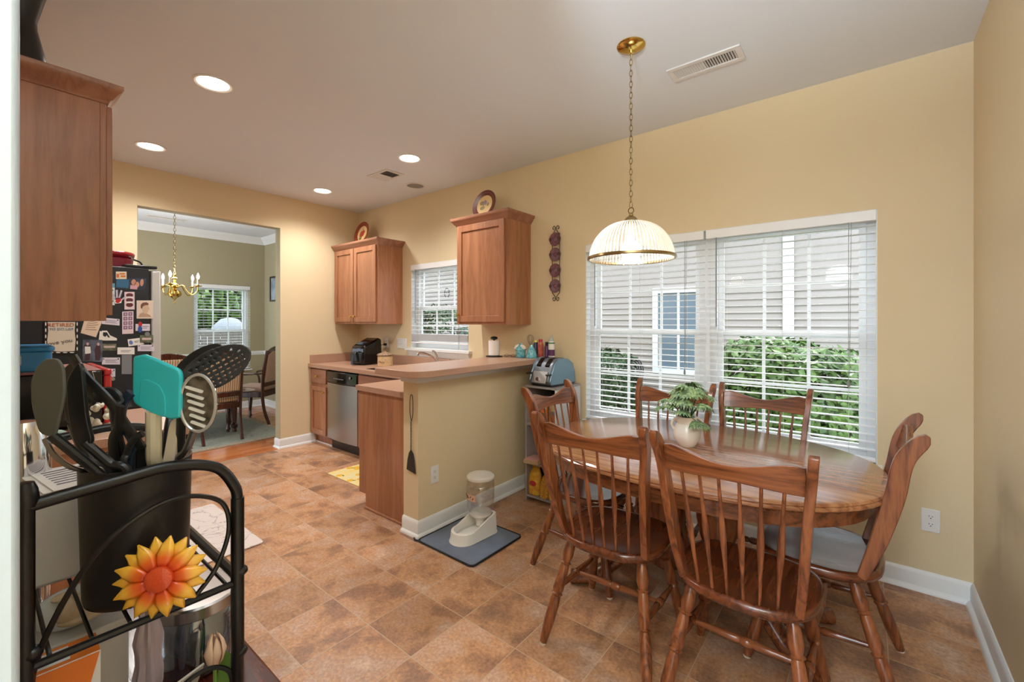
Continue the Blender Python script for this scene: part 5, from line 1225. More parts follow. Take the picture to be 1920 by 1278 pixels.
t = thing('casserole_basket', 'glossy dark red lidded casserole on top of the refrigerator', 'casserole', (FX - .30, .50, 1.7455))
rg_ = mat('dark_red_enamel', (142, 26, 34), .18, coat=.5)
bm = nb(); prism(bm, rrect(-.2, .2, -.26, .24, (.09,) * 4), .075, z=.002); fin('bowl', bm, mat('plum_red_enamel', (120, 24, 44), .25), t, bevel=.012)
bm = nb(); prism(bm, rrect(-.21, .21, -.27, .25, (.10,) * 4), .040, z=.078); fin('lid', bm, rg_, t, bevel=.018)
bm = nb(); tube(bm, bez([(0, .25, .09), (.0, .30, .07), (.0, .31, .03), (0, .27, .01)], 5), .006, 8); fin('side_handle', bm, black, t)
t = thing('grocery_packet', 'white packet with a barcode lying on the refrigerator top before the red casserole', 'packet', (FX - .055, .34, 1.7455))
bm = nb(); ball(bm, (0, 0, .034), .034, (1.1, 6.2, .98), 18, 10); fin('packet', bm, paper, t)
bm = nb()
for k in range(9): box(bm, (.0385, .06 + k * .007, .02), (.0395, .06 + k * .007 + (.004 if k % 3 else .002), .045))
fin('barcode', bm, ink, t)

def magnet(name, label, cat, quad, base, thick=.002, off=.0008, deco=()):
    """flat thing on the refrigerator side; quad = picture corners tl,tr,br,bl of the photograph measured on that side"""
    P_ = [onX(x, y, FX) for x, y in quad]; c = sum(P_, Vector()) / 4
    t = thing(name, label, cat, (FX + off, c.y, c.z))
    L_ = [Vector((0, p.y - c.y, p.z - c.z)) for p in P_]
    def at(u, v, d): return L_[0] * (1 - u) * (1 - v) + L_[1] * u * (1 - v) + L_[2] * u * v + L_[3] * (1 - u) * v + Vector((d, 0, 0))
    bm = nb(); prism(bm, [(0, 0), (1, 0), (1, 1), (0, 1)], thick, fn=lambda u, v, w: at(u, v, w)); fin('sheet', bm, base, t, smooth=False)
    lvl = -.0007
    for nm, shapes, m in deco:
        bm = nb()
        lvl += .0007
        for s in shapes:
            if len(s) == 4 and not isinstance(s[0], tuple): s = [(s[0], s[1]), (s[2], s[1]), (s[2], s[3]), (s[0], s[3])]
            prism(bm, s, .0006, fn=lambda u, v, w: at(u, v, w + thick + lvl))
        fin(nm, bm, m, t, smooth=False)
    return t
def R4(x0, y0, x1, y1, sk=0): return [(x0, y0), (x1, y0 + sk), (x1, y1 + sk), (x0, y1)]
grey_ink = mat('grey_ink', (128, 122, 136), .7)
lines = lambda n, a=.12, b=.9, t0=.2, t1=.85: [(a, t0 + (t1 - t0) * i / n, b - .1 * (i % 2), t0 + (t1 - t0) * i / n + .35 * (t1 - t0) / n) for i in range(n)]
def circ(cx, cy, rx, ry, n=16, a0=0, a1=2 * PI): return [(cx + rx * math.cos(a0 + (a1 - a0) * i / n), cy + ry * math.sin(a0 + (a1 - a0) * i / n)) for i in range(n)]
lilac = mat('lilac_card', (222, 214, 226), .6)
card = lambda lab, q: magnet('appointment_card', lab, 'card', q, lilac, deco=[('printed_lines', lines(3, .18, .85, .3, .85), grey_ink), ('printed_mark', [(.06, .12, .12, .26), (.86, .10, .93, .28)], ink)])
card('white printed card at the left, right of the cream note', R4(191, 595, 224, 607, 3))
card('white printed card at the right edge under the small landscape magnet', R4(258, 646, 289, 658, 0))
card('white printed card left of the grey magnetic strip, middle height', R4(191, 670, 225, 683, 0))
card('white printed card lowest on the refrigerator side, beside the red oven frame', R4(190, 691, 216, 706, 0))
magnet('note_card', 'plain white card above the long grey magnetic strip', 'card', R4(220, 651, 252, 664, 0), paper, deco=[('printed_lines', lines(2, .2, .8, .4, .8), grey_ink)])
magnet('magnetic_strip', 'long dull grey magnetic strip hanging below the white card', 'magnet', R4(228, 665, 247, 701), mat('grey_strip', (128, 130, 134), .5))
magnet('note_paper', 'cream handwritten note hanging at a slant behind the cabinet corner', 'note', [(158, 600), (198, 585), (180, 632), (151, 624)], mat('cream_note', (226, 204, 180), .8), deco=[('handwriting', lines(5, .2, .85, .25, .8), mat('brown_ink', (168, 140, 120), .8))])
magnet('note_paper', 'white and blue handwritten list at the top left of the refrigerator side', 'note', R4(188, 530, 215, 571, 1), mat('pale_blue_paper', (214, 226, 228), .7), deco=[('header', [(0, 0, 1, .2)], mat('sky_blue_print', (92, 160, 190), .6)), ('handwriting', lines(5, .1, .9, .3, .92), ink)])
magnet('photo_strip', 'strip of three dark photo-booth portraits near the top', 'photo', R4(233, 547, 252, 580, 0), mat('pink_paper', (230, 208, 212), .5), off=.0032, deco=[('portrait', [circ(.5, .19, .36, .12), circ(.5, .47, .36, .12), circ(.5, .74, .36, .12)], mat('portrait_dark', (96, 40, 48), .5)), ('white_collar', [circ(.5, .31, .34, .05), circ(.5, .59, .34, .05)], paper)])
magnet('photo_strip', 'taller strip of eight small photo-booth faces in two columns', 'photo', R4(229, 584, 250, 626, -1), mat('pink_paper', (230, 208, 212), .5), deco=[('portrait', [(.1 + .44 * (k % 2), .04 + .2 * (k // 2), .46 + .44 * (k % 2), .20 + .2 * (k // 2)) for k in range(8)], mat('portrait_violet', (126, 104, 142), .5)), ('face', [circ(.28 + .44 * (k % 2), .12 + .2 * (k // 2), .09, .045) for k in range(8)], mat('face_pink', (206, 168, 166), .6))])
magnet('portrait_drawing', 'sepia pencil portrait of a man in profile', 'drawing', R4(256, 563, 287, 597, 0), mat('cream_drawing', (226, 208, 192), .7), deco=[('shoulders', [[(.1, .92), (.2, .72), (.4, .66), (.62, .72), (.82, .82), (.88, .92)]], mat('sepia_light', (186, 152, 128), .8)), ('head', [[(.3, .3), (.45, .2), (.66, .22), (.72, .34), (.78, .5), (.70, .54), (.68, .66), (.58, .68), (.5, .76), (.38, .66), (.34, .5)]], mat('sepia_skin', (210, 180, 156), .8)), ('hair', [[(.24, .42), (.24, .24), (.36, .12), (.6, .10), (.72, .18), (.70, .25), (.48, .27), (.36, .34), (.32, .46)]], mat('sepia_dark', (120, 84, 60), .8))])
magnet('photo_print', 'square colour photo of people at the lower left', 'photo', R4(155, 636, 192, 677, 1), mat('photo_teal_grey', (110, 122, 142), .4, rgb2=(66, 66, 80), vscale=18), deco=[('people', [[(.1, .95), (.12, .5), (.05, .3), (.22, .12), (.4, .3), (.38, .6), (.34, .95)], [(.62, .95), (.6, .45), (.66, .3), (.78, .12), (.9, .3), (.92, .6), (.86, .95)]], mat('photo_dark_figures', (70, 44, 52), .5)), ('white_shirt', [[(.1, .32), (.38, .32), (.4, .62), (.12, .66)]], paper), ('faces', [circ(.24, .2, .07, .07), circ(.78, .2, .07, .07)], mat('face_pink', (206, 168, 166), .6))])
magnet('photo_print', 'wide dark colour photo of two laughing people below the top edge', 'photo', [(218, 520), (274, 522), (272, 545), (216, 540)], mat('photo_navy', (58, 70, 92), .4, rgb2=(36, 42, 54), vscale=20), deco=[('blue_half', [(.02, .15, .42, .9)], mat('photo_sea_blue', (48, 104, 140), .4)), ('faces', [circ(.58, .35, .08, .25), circ(.70, .55, .08, .25), circ(.86, .35, .06, .3)], mat('face_tan', (196, 142, 118), .6)), ('pink_cloth', [(.48, .62, .72, .95)], mat('photo_pink', (206, 160, 170), .6))])
magnet('fridge_magnet', 'small cream magnet with orange print near the top edge', 'magnet', R4(217, 509, 237, 523, 0), mat('cream_print', (222, 210, 184), .6), off=.0034, deco=[('orange_print', [(.35, .2, .85, .4), (.45, .5, .9, .75), (.05, .3, .3, .8)], orange)])
magnet('fridge_magnet', 'round blue magnet with white swirl at the top left', 'magnet', [(197, 512), (212, 516), (210, 531), (196, 528)], mat('blue_round', (52, 76, 116), .4), off=.0034, deco=[('white_swirl', [[(.2, .6), (.5, .2), (.8, .3), (.55, .45), (.6, .8), (.3, .8)]], paper)])
magnet('fridge_magnet', 'red palm hand-shaped magnet with coloured fingers', 'magnet', [(213, 562), (229, 560), (227, 568), (216, 569)], mat('white_plastic', (238, 234, 226), .32), off=.0034, deco=[('red_palm', [[(.1, .5), (.3, -.2), (.8, -.2), (.9, .4), (.6, .9), (.25, .9)]], red), ('fingers', [[(.0, .0), (.05, -1.6), (.2, -1.6), (.25, -.3)], [(.3, -.4), (.38, -2.4), (.52, -2.4), (.5, -.4)], [(.55, -.4), (.72, -2.2), (.86, -2.0), (.72, -.3)], [(.85, .1), (1.25, -.6), (1.35, -.2), (.95, .5)]], mat('finger_tint', (196, 190, 206), .5))])
magnet('fridge_magnet', 'small white card with red and blue blotch beneath the portrait', 'magnet', R4(254, 607, 281, 620, 0), lilac, deco=[('printed_lines', lines(2, .45, .9, .3, .8), grey_ink), ('red_patch', [circ(.32, .05, .14, .4)], red), ('blue_patch', [circ(.3, .75, .15, .5)], mat('blue_patch', (52, 84, 160), .5))])
magnet('fridge_magnet', 'white irregular sticker with a dark printed figure', 'magnet', [(187, 620), (219, 634), (219, 638), (185, 638)], mat('white_plastic', (238, 234, 226), .32), deco=[('white_outline', [[(.15, .6), (.1, -.1), (.4, -.5), (.7, .4), (.75, .8)]], mat('white_plastic', (238, 234, 226), .32)), ('dark_figure', [[(.2, .4), (.18, 0), (.4, -.25), (.6, .4), (.5, .5), (.4, .2), (.34, .5)]], ink)])
magnet('fridge_magnet', 'small landscape magnet with framed edges left of the white cards', 'magnet', R4(192, 644, 218, 657, 0), mat('moss_print', (120, 124, 96), .5, rgb2=(74, 76, 60), vscale=40), deco=[('pale_banner', [(.1, .3, .9, .6)], mat('pink_banner', (208, 186, 182), .6))])
magnet('fridge_magnet', 'small moss-framed magnet near the right edge', 'magnet', R4(262, 628, 287, 642, 0), mat('moss_print', (120, 124, 96), .5, rgb2=(74, 76, 60), vscale=40), off=.0034, deco=[('pale_banner', [(.15, .35, .85, .65)], mat('pink_banner', (208, 186, 182), .6)), ('grey_knob', [circ(.55, -.15, .2, .28)], mat('grey_strip', (128, 130, 134), .5))])
magnet('fridge_magnet', 'small white card with a blue crest left of the moss-framed magnet', 'magnet', [(239, 636), (263, 633), (270, 645), (241, 649)], paper, deco=[('blue_crest', [circ(.2, .5, .13, .32)], mat('crest_blue', (110, 128, 190), .5)), ('printed_lines', lines(2, .45, .8, .35, .7), mat('green_print', (120, 150, 110), .6))])
# retired sign with its rope border
t = magnet('retirement_sign', 'cream RETIRED to-do list board in a black and white wavy frame', 'sign', R4(82, 601, 147, 662, 0), mat('black_frame', (20, 20, 22), .5), thick=.010, deco=[('cream_board', [[(.10, .04), (.9, .04), (.88, .3), (.91, .6), (.88, .93), (.5, .95), (.12, .92), (.09, .6), (.12, .3)]], mat('aged_paper', (218, 206, 188), .7)), ('white_rope', [circ(.05, .1 + .19 * k, .018, .06) for k in range(5)] + [circ(.955, .1 + .19 * k, .018, .06) for k in range(5)] + [circ(.2 + .2 * k, .975, .07, .015) for k in range(4)], paper)])
def sign_M(x, y): p = onX(x, y, FX); return frame_M((.0125, p.y - t.location.y, p.z - t.location.z), (0, 1, 0), (0, 0, 1))
text('lettering', 'RETIRED', .031, mat('rust_orange_paint', (186, 104, 60), .5), sign_M(114, 609), t)
text('lettering', 'TO DO LIST', .020, mat('steel_blue_paint', (84, 120, 160), .5), sign_M(115, 617), t)
text('handwriting', 'love you', .034, mat('grey_pencil', (110, 104, 104), .7), sign_M(111, 641) @ Matrix.Rotation(.2, 4, 'Z'), t)

# ------------------------------------------------------------------ dining room
maho = wood('dark_mahogany', (40, 18, 12), (62, 28, 18), (80, 38, 24), 'z', .22, .5)
fab = stripes('striped_upholstery', ((196, 164, 130), (150, 96, 76), (214, 196, 168), (120, 104, 84), (206, 176, 120)), 0, 22, .85)
fab2 = stripes('striped_upholstery_pink', ((214, 186, 168), (186, 140, 126), (222, 206, 190), (160, 128, 112)), 0, 26, .85)
def formal_chair(label, arms=False, f=fab):
    t = thing('upholstered_chair', label, 'chair', group='dark wood chairs of the dining room')
    for sx in (-1, 1):
        bm = nb(); turned(bm, (sx * .215, .21, .40), (sx * .215, .22, 0), [(0, .030), (.2, .030), (.24, .022), (.3, .028), (.7, .020), (.85, .018), (.88, .026), (.93, .026), (.95, .016), (1, .018)], 12); fin('leg', bm, maho, t)
        bm = nb(); tube(bm, bez([(sx * .19, -.30, .0), (sx * .195, -.235, .2), (sx * .20, -.215, .42), (sx * .205, -.235, .7), (sx * .20, -.28, .98)], 5), [(.017, .022)] * 21, 8, flat=(1, 0, 0)); fin('back_post', bm, maho, t)
    bm = nb(); prism(bm, [(-.235, .235), (.235, .235), (.205, -.22), (-.205, -.22)], .07, z=.36); fin('seat_rail', bm, maho, t, bevel=.006)
    bm = nb(); prism(bm, [(-.23, .235), (.23, .235), (.195, -.20), (-.195, -.20)], .065, z=.43); fin('seat_cushion', bm, f, t, bevel=.025)
    def yb(z): return -.215 - max(0, z - .42) * .075 - .03 * ((z - .42) / .56) ** 2
    bm = nb(); n = 12; A = []
    for i in range(n + 1):
        u = -1 + 2 * i / n; top = .985 + .05 * math.cos(u * PI / 2) - .01 * abs(u); A.append([bm.verts.new((u * .215, yb(.93) - .016, .93)), bm.verts.new((u * .215, yb(.93) + .016, .93)), bm.verts.new((u * .205, yb(1.0) + .016, top)), bm.verts.new((u * .205, yb(1.0) - .016, top))])
    for P_, Q_ in zip(A, A[1:]):
        for i in range(4): bm.faces.new((P_[i], P_[(i + 1) % 4], Q_[(i + 1) % 4], Q_[i]))
    bm.faces.new(A[0]); bm.faces.new(A[-1]); fin('crest_rail', bm, maho, t, bevel=.006)
    bm = nb(); prism(bm, [(-.185, .56), (.185, .56), (.185, .93), (.12, .965), (-.12, .965), (-.185, .93)], .05, fn=lambda u, v, w: Vector((u, yb(v) - .025 + w, v))); fin('back_pad', bm, f, t, bevel=.012)
    bx('lower_rail', (-.2, -.25, .50), (.2, -.222, .555), maho, t, .004)
    if arms:
        for sx in (-1, 1):
            bm = nb(); tube(bm, bez([(sx * .205, -.235, .68), (sx * .245, -.1, .675), (sx * .255, .08, .665), (sx * .25, .14, .64), (sx * .235, .10, .56), (sx * .24, .10, .45), (sx * .225, .12, .40)], 6), [(.022, .014)] * 37, 8, flat=(1, 0, 0)); fin('armrest', bm, maho, t)
    return t
ZD = .004
a = formal_chair('dark wood side chair with striped seat, its back to the doorway'); a.location = (-5.93, 1.80, ZD + .008); a.rotation_euler = (0, 0, PI / 2)
dup(a, (-5.93, 1.30, ZD + .008), PI / 2, 'dark wood side chair with striped curved back showing beside the refrigerator door', 'dark wood chairs of the dining room')
b = formal_chair('dark wood armchair with pink-striped back at the far right of the dining table', True, fab2); b.location = (-6.51, 2.47, ZD + .008); b.rotation_euler = (0, 0, math.radians(127))
t = thing('formal_table', 'dark mahogany dining table with turned legs on the patterned rug', 'table', (-6.62, 1.50, ZD + .008))
bm = nb(); prism(bm, rrect(-.60, .62, -.85, .66, (.05,) * 4), .026, z=.735); fin('tabletop', bm, maho, t, bevel=.008)
bm = nb()
for q in (((-.54, -.79), (.56, -.765)), ((-.54, .575), (.56, .60)), ((-.54, -.765), (-.515, .575)), ((.535, -.765), (.56, .575))): box(bm, (q[0][0], q[0][1], .645), (q[1][0], q[1][1], .7345))
fin('apron', bm, maho, t, bevel=.003)
for sx in (-.50, .525):
    for sy in (-.755, .568):
        bm = nb(); turned(bm, (sx, sy, .70), (sx, sy, 0), [(0, .040), (.17, .040), (.19, .026), (.22, .042), (.25, .028), (.30, .038), (.55, .034), (.80, .024), (.84, .020), (.87, .036), (.92, .034), (.94, .020), (1, .024)], 16); fin('leg', bm, maho, t)
t = thing('table_runner', 'pale grey cloth lying along the dark dining table', 'table runner', (-6.62, 1.5, ZD + .008 + .7615))
bm = nb(); box(bm, (-.2, -.80, 0), (.62, .62, .002)); box(bm, (.622, .25, -.16), (.625, .60, .002)); fin('cloth', bm, mat('pale_blue_cloth', (178, 190, 198), .9), t)
t = thing('area_rug', 'grey-green patterned rug under the dark dining table', 'rug', (-6.50, 1.30, ZD + .0005))
bm = nb(); box(bm, (-1.05, -1.4, 0), (1.05, 1.22, .007)); fin('pile', bm, veined('rug_pattern', (150, 154, 142), (92, 96, 92), 9, .95), t)
for q in (((.98, -1.4), (1.05, 1.22)), ((-1.05, -1.4), (-.98, 1.22)), ((-.98, 1.15), (.98, 1.22))):
    bm = nb(); box(bm, (q[0][0], q[0][1], .0072), (q[1][0], q[1][1], .009)); fin('border_band', bm, mat('rug_tan', (168, 148, 124), .95, var=.15, vscale=50), t)
t = thing('picture_frame', 'small dark-framed picture on the dining room side wall', 'picture', (-7.31, YW - .001, 1.90))
bm = nb()
for q in (((-.17, -.20), (.17, -.175)), ((-.17, .175), (.17, .20)), ((-.17, -.175), (-.145, .175)), ((.145, -.175), (.17, .175))): box(bm, (q[0][0], -.022, q[0][1]), (q[1][0], 0, q[1][1]))
fin('frame', bm, mat('dark_frame', (54, 44, 44), .4), t, bevel=.003); bx('print', (-.145, -.008, -.175), (.145, -.002, .175), mat('blue_grey_print', (176, 190, 198), .4, rgb2=(110, 130, 148), vscale=8), t)

# ------------------------------------------------------------------ wrought-iron rack, close to the camera, standing on a dark wood console
TZ = .742
dkw = wood('dark_red_wood', (52, 18, 12), (78, 28, 18), (100, 40, 26), 'x', .2, .6)
t = thing('console_table', 'dark red wood console table at the lower left corner', 'table', (-1.0, .10, 0))
bm = nb(); box(bm, (-.42, -.097, TZ - .026), (.50, .246, TZ)); fin('tabletop', bm, dkw, t, bevel=.006)
bm = nb(); box(bm, (-.40, -.085, TZ - .11), (.48, .225, TZ - .027)); fin('apron', bm, dkw, t, bevel=.003)
for sx in (-.385, .465):
    for sy in (-.07, .21): bx('leg', (sx - .02, sy - .02, 0), (sx + .02, sy + .02, TZ - .028), dkw, t, .003)

XN, XF, YA, YB, ZS = -.760, -1.130, .040, .262, .975
t = thing('wire_rack', 'black wrought-iron tabletop rack with a gallery rail and sunflower, close to the camera', 'rack', (XN, YB, TZ + .0005))
o_ = Vector((XN, YB, TZ + .0005))
def V(x, y, z): return Vector((x, y, z)) - o_
for x, y in ((XN, YA), (XF, YA), (XF, YB), (XN, YB)):
    hi = 1.178 if (x, y) != (XN, YB) else 1.10
    if y == YB and x == XF: hi = 1.10
    bm = nb(); r = .0092
    tube(bm, [V(x, y, TZ + .0008), V(x, y, hi)], r, 12)
    if y == YA: lathe(bm, [(.0115, hi - .02), (.013, hi - .012), (.0115, hi), (.0085, hi + .008), (0, hi + .010)], (x - o_.x, y - o_.y, -o_.z), 14)
    for zz in (.985, .86): ball(bm, V(x, y + (.004 if y == YB else .006), zz), .0105, (1, 1, .8), 12, 8)
    fin('post', bm, iron, t)
for x in (XN, XF):      # gallery loop: from the rear post along the top and down into the front post
    bm = nb(); tube(bm, bez([V(x, YA, 1.158), V(x, YA + .08, 1.166), V(x, YB - .085, 1.170), V(x, YB - .03, 1.155), V(x, YB - .004, 1.118), V(x, YB, 1.09)], 8), .0078, 12); fin('gallery_rail', bm, iron, t)
    bm = nb(); pts = [V(x - .0, YA + .028, .75), V(x, YA + .008, .85), V(x, YA + .004, .935), V(x, YA + .018, 1.00), V(x, YA + .058, 1.075), V(x, YA + .11, 1.115), V(x, YB - .066, 1.122), V(x, YB - .022, 1.10), V(x, YB - .012, 1.055), V(x, YB - .028, 1.005), V(x, YB - .056, .972)]
    tube(bm, bez(pts, 8), .0034, 8); fin('scroll_wire', bm, iron, t)
    bm = nb(); tube(bm, bez([V(x, YB - .006, .80), V(x, YB - .012, .838), V(x, YB - .040, .858), V(x, YB - .075, .850), V(x, YB - .10, .815)], 6), .0034, 8); fin('scroll_wire', bm, iron, t)
    bm = nb(); tube(bm, [V(x, YA, ZS - .006), V(x, YB, ZS - .006)], .0052, 8); fin('shelf_rail', bm, iron, t)
for y in (YA, YB):
    bm = nb(); tube(bm, [V(XN, y, ZS + (.0 if y == YA else .002)), V(XF, y, ZS + (.0 if y == YA else .002))], .0075 if y == YB else .005, 8); fin('shelf_rail', bm, iron, t)
for i in range(6):
    y = YA + (YB - YA) * (i + .55) / 6; bm = nb(); tube(bm, [V(XN, y, ZS - .001), V(XF, y, ZS - .001)], .0026, 6); fin('shelf_wire', bm, iron, t)
# sunflower ornament on the near rail
cF = up(300, 1083, .588); nF = Vector((.80, -.46, .10)).normalized(); uF = UPV.cross(nF).normalized(); vF = nF.cross(uF)
MF = Matrix((uF, vF, nF)).transposed().to_4x4(); MF.translation = cF - o_
petal = bpy.data.materials.new('sunflower_petal'); petal.use_nodes = True
nt = petal.node_tree; N = nt.nodes; L = nt.links
at_ = N.new('ShaderNodeAttribute'); at_.attribute_name = 'radius'; cr = N.new('ShaderNodeValToRGB'); e = cr.color_ramp.elements
e[0].position = .34; e[0].color = lin((216, 66, 24)); e[1].position = .76; e[1].color = lin((250, 192, 66)); k_ = e.new(.54); k_.color = lin((238, 112, 34))
L.new(at_.outputs['Fac'], cr.inputs[0]); L.new(cr.outputs[0], N['Principled BSDF'].inputs['Base Color']); N['Principled BSDF'].inputs['Roughness'].default_value = .18; N['Principled BSDF'].inputs['Coat Weight'].default_value = .6
bm = nb(); lay = bm.verts.layers.float.new('radius'); RP = .052
def pv(r, a, z): v = bm.verts.new(MF @ Vector((math.cos(a) * r, math.sin(a) * r, z))); v[lay] = r / RP; return v
for layer, (npt, off, zz) in enumerate(((9, 0, .0), (9, PI / 9, -.004))):
    for i in range(npt):
        a = 2 * PI * i / npt + off; w = PI / npt * 1.3
        rows = []
        for r, ww, dz in ((.011, .9, .005), (.022, .86, .006), (.032, .74, .0045), (.042, .42, .002), (RP * 1.02, .03, -.001)):
            rows.append([pv(r, a - w * ww, zz + dz - .003), pv(r, a - w * ww * .5, zz + dz), pv(r, a, zz + dz - .0012), pv(r, a + w * ww * .5, zz + dz), pv(r, a + w * ww, zz + dz - .003)])
        for A, B in zip(rows, rows[1:]):
            for j in range(4): bm.faces.new((A[j], A[j + 1], B[j + 1], B[j]))
me_o = fin('sunflower_petals', bm, petal, t, ang=60); md = me_o.modifiers.new('thick', 'SOLIDIFY'); md.thickness = .002
bm = nb(); lathe(bm, [(.0165, .003), (.0155, .008), (.010, .0105), (0, .0115)], seg=28, M=MF)
for i in range(70):
    r = .0145 * math.sqrt((i + .5) / 70); a = i * 2.39996; ball(bm, MF @ Vector((math.cos(a) * r, math.sin(a) * r, .0112 - (r / .0145) ** 2 * .0030)), .0010, seg=6, rings=4)
lathe(bm, [(0, -.006), (.015, -.006), (.016, .002), (0, .003)], seg=20, M=MF)
fin('sunflower_disc', bm, mat('flower_disc', (214, 78, 34), .3, coat=.4), t)

# ------------------------------------------------------------------ utensil crock
CX, CY = -.838, .157
cr_c = (CX, CY, ZS + .0025)
t = thing('utensil_crock', 'matte black cylindrical utensil crock on the wire rack', 'crock', cr_c)
bm = nb(); lathe(bm, [(0, 0), (.052, 0), (.059, .004), (.0605, .012), (.0645, .186), (.065, .192), (.063, .193), (.0605, .188), (.057, .012), (0, .010)], seg=56); fin('pot', bm, mat('matte_black_ceramic', (24, 25, 27), .4), t, ang=50)
BASE = Vector(cr_c) + UPV * .016
def flat_tool(name, label, cat, outline, d, thick, m, handle, hm, bev=.0015, extra=None, hr=.006, tilt=0):
    """head: outline measured in the picture at distance d; handle: list of (x, y, d) measured points down into the crock"""
    c = up(sum(p[0] for p in outline) / len(outline), sum(p[1] for p in outline) / len(outline), d)
    t = thing(name, label, cat, handle[-1] if isinstance(handle[-1], Vector) else BASE)
    org = Vector(t.location)
    ns = (FW + RT * tilt).normalized()
    def fn(u, v, w):
        p = up(u, v, d + (u - outline[0][0]) * tilt * d / F_PX); return p - org + FW * w
    bm = nb(); prism(bm, outline, thick, fn=fn); h = fin('head', bm, m, t, bevel=bev)
    if handle:
        bm = nb(); P_ = [(up(*p) if not isinstance(p, Vector) else p) - org for p in handle]
        tube(bm, bez(P_, 8), [hr] * ((len(P_) - 1) * 8 + 1), 10, flat=RT); fin('handle', bm, hm, t)
    if extra: extra(t, org, fn)
    return t
def rpoly(pts, r=.2, n=4):
    """round the corners of a polygon"""
    o = []; k = len(pts)
    for i in range(k):
        a, b, c = Vector(pts[i - 1]), Vector(pts[i]), Vector(pts[(i + 1) % k]); p = b.lerp(a, r); q = b.lerp(c, r)
        for j in range(n + 1): s = j / n; x = p.lerp(b, s).lerp(b.lerp(q, s), s); o.append((x.x, x.y))
    return o
def foot(dx, dy, z=0): return BASE + Vector((dx, dy, z))
tealm = mat('turquoise_silicone', (46, 192, 206), .32); ivory = mat('ivory_plastic', (214, 206, 182), .45); nyl = mat('black_nylon', (34, 36, 38), .3); nylg = mat('grey_black_nylon', (92, 94, 88), .5); 
def emb(t, org, fn):
    bm = nb(); prism(bm, rpoly([(264, 712), (278, 711), (300, 722), (311, 745), (311, 783), (288, 774), (262, 762)], .3), .0015, fn=lambda u, v, w: fn(u, v, w - .0012)); fin('raised_tongue', bm, tealm, t, bevel=.0005)
flat_tool('silicone_spatula', 'turquoise silicone spatula with an ivory handle standing in the crock', 'spatula', rpoly([(248, 668), (270, 664), (339, 694), (337, 783), (318, 787), (247, 757)], .16), .620, .0075, tealm, [(288, 770, .627), (288, 850, .634), (288, 905, .645), foot(-.0, -.015)], ivory, .003, emb, (.0098, .005) and .0095)
# slotted skimmer
t = thing('slotted_spoon', 'large black oval skimmer full of round holes leaning right out of the crock', 'skimmer', foot(.02, .02)); org = Vector(t.location)
Cs = up(404, 690, .655); ang = math.radians(31); ua = (RT * math.cos(ang) + UPV * math.sin(ang) + FW * .25).normalized(); na = (FW * -1 + RT * .25 + UPV * .2); na = (na - ua * na.dot(ua)).normalized(); va = na.cross(ua)
MS = Matrix((ua, va, na)).transposed().to_4x4(); MS.translation = Cs - org
bm = nb(); NA, NR = 48, 5; A_, B_ = .053, .0285
holes = [(x, y) for x in [(-.040 + .0088 * i) for i in range(10)] for y in [(-.0228 + .0076 * j + (.0) ) for j in range(7)] if (x / (A_ * .88)) ** 2 + (y / (B_ * .86)) ** 2 < 1]
# sheet with real holes: fine grid with cells removed
step = .0013; vs = {}
def vv(i, j):
    if (i, j) not in vs:
        x, y = i * step, j * step; k = math.sqrt((x / A_) ** 2 + (y / B_) ** 2)
        if k > 1: x, y = x / k, y / k
        vs[i, j] = bm.verts.new(MS @ Vector((x, y, -.010 * (1 - min(1, k) ** 2))))
    return vs[i, j]
for i in range(-42, 42):
    for j in range(-23, 23):
        x, y = (i + .5) * step, (j + .5) * step
        if (x / A_) ** 2 + (y / B_) ** 2 > 1.0: continue
        if any(((x - hx) / .0027) ** 2 + ((y - hy) / .0017) ** 2 < 1 for hx, hy in holes): continue
        bm.faces.new((vv(i, j), vv(i + 1, j), vv(i + 1, j + 1), vv(i, j + 1)))
h = fin('perforated_bowl', bm, mat('charcoal_nylon', (46, 48, 52), .32), t); md = h.modifiers.new('thick', 'SOLIDIFY'); md.thickness = .0022
bm = nb(); tube(bm, bez([up(350, 722, .64) - org, up(341, 770, .635) - org, up(336, 850, .65) - org, up(318, 900, .66) - org, foot(.02, .02) - org], 8), [(.007, .004)] * 33, 10, flat=RT); fin('handle', bm, nyl, t)
flat_tool('serving_spoon', 'black solid spoon behind the perforated skimmer', 'spoon', [(404 + 52 * math.cos(a) * math.cos(.55) - 20 * math.sin(a) * math.sin(.55) - 32, 690 - 52 * math.cos(a) * math.sin(.55) - 20 * math.sin(a) * math.cos(.55) - 14) for a in [2 * PI * i / 28 for i in range(28)]], .70, .003, nyl, [(345, 700, .70), (325, 760, .69), (312, 850, .66), foot(.01, .03)], nyl, .001)
# clear slotted spoon with a steel handle
clear = mat('clear_smoke_plastic', (150, 146, 140), .08, .85, rgb2=(70, 66, 66), vscale=70)
def slots(t, org, fn):
    bm = nb()
    for k in range(6):
        y = 722 + k * 13; prism(bm, rpoly([(350 + 2 * k, y), (382 + k, y + 10), (380 + k, y + 15), (348 + 2 * k, y + 5)], .2), .002, fn=lambda u, v, w: fn(u, v, w - .002))
    fin('slot_ribs', bm, mat('bright_clear_edge', (226, 224, 220), .15), t)
    bm = nb(); tube(bm, [fn(372 + 33 * math.cos(a), 755 + 53 * math.sin(a), -.001) for a in [2 * PI * i / 40 for i in range(40)]], .0022, 6, closed=True); fin('rim', bm, mat('bright_clear_edge2', (190, 190, 188), .12, .5), t)
flat_tool('clear_serving_spoon', 'shiny clear slotted serving spoon with a thin grey handle at the right of the crock', 'spoon', [(372 + 33 * math.cos(a), 755 + 53 * math.sin(a)) for a in [2 * PI * i / 40 for i in range(40)]], .625, .006, clear, [(366, 802, .632), (350, 842, .64), (325, 885, .655), foot(-.01, .035)], mat('grey_steel_handle', (120, 122, 124), .25, .8), .002, slots, .0055)
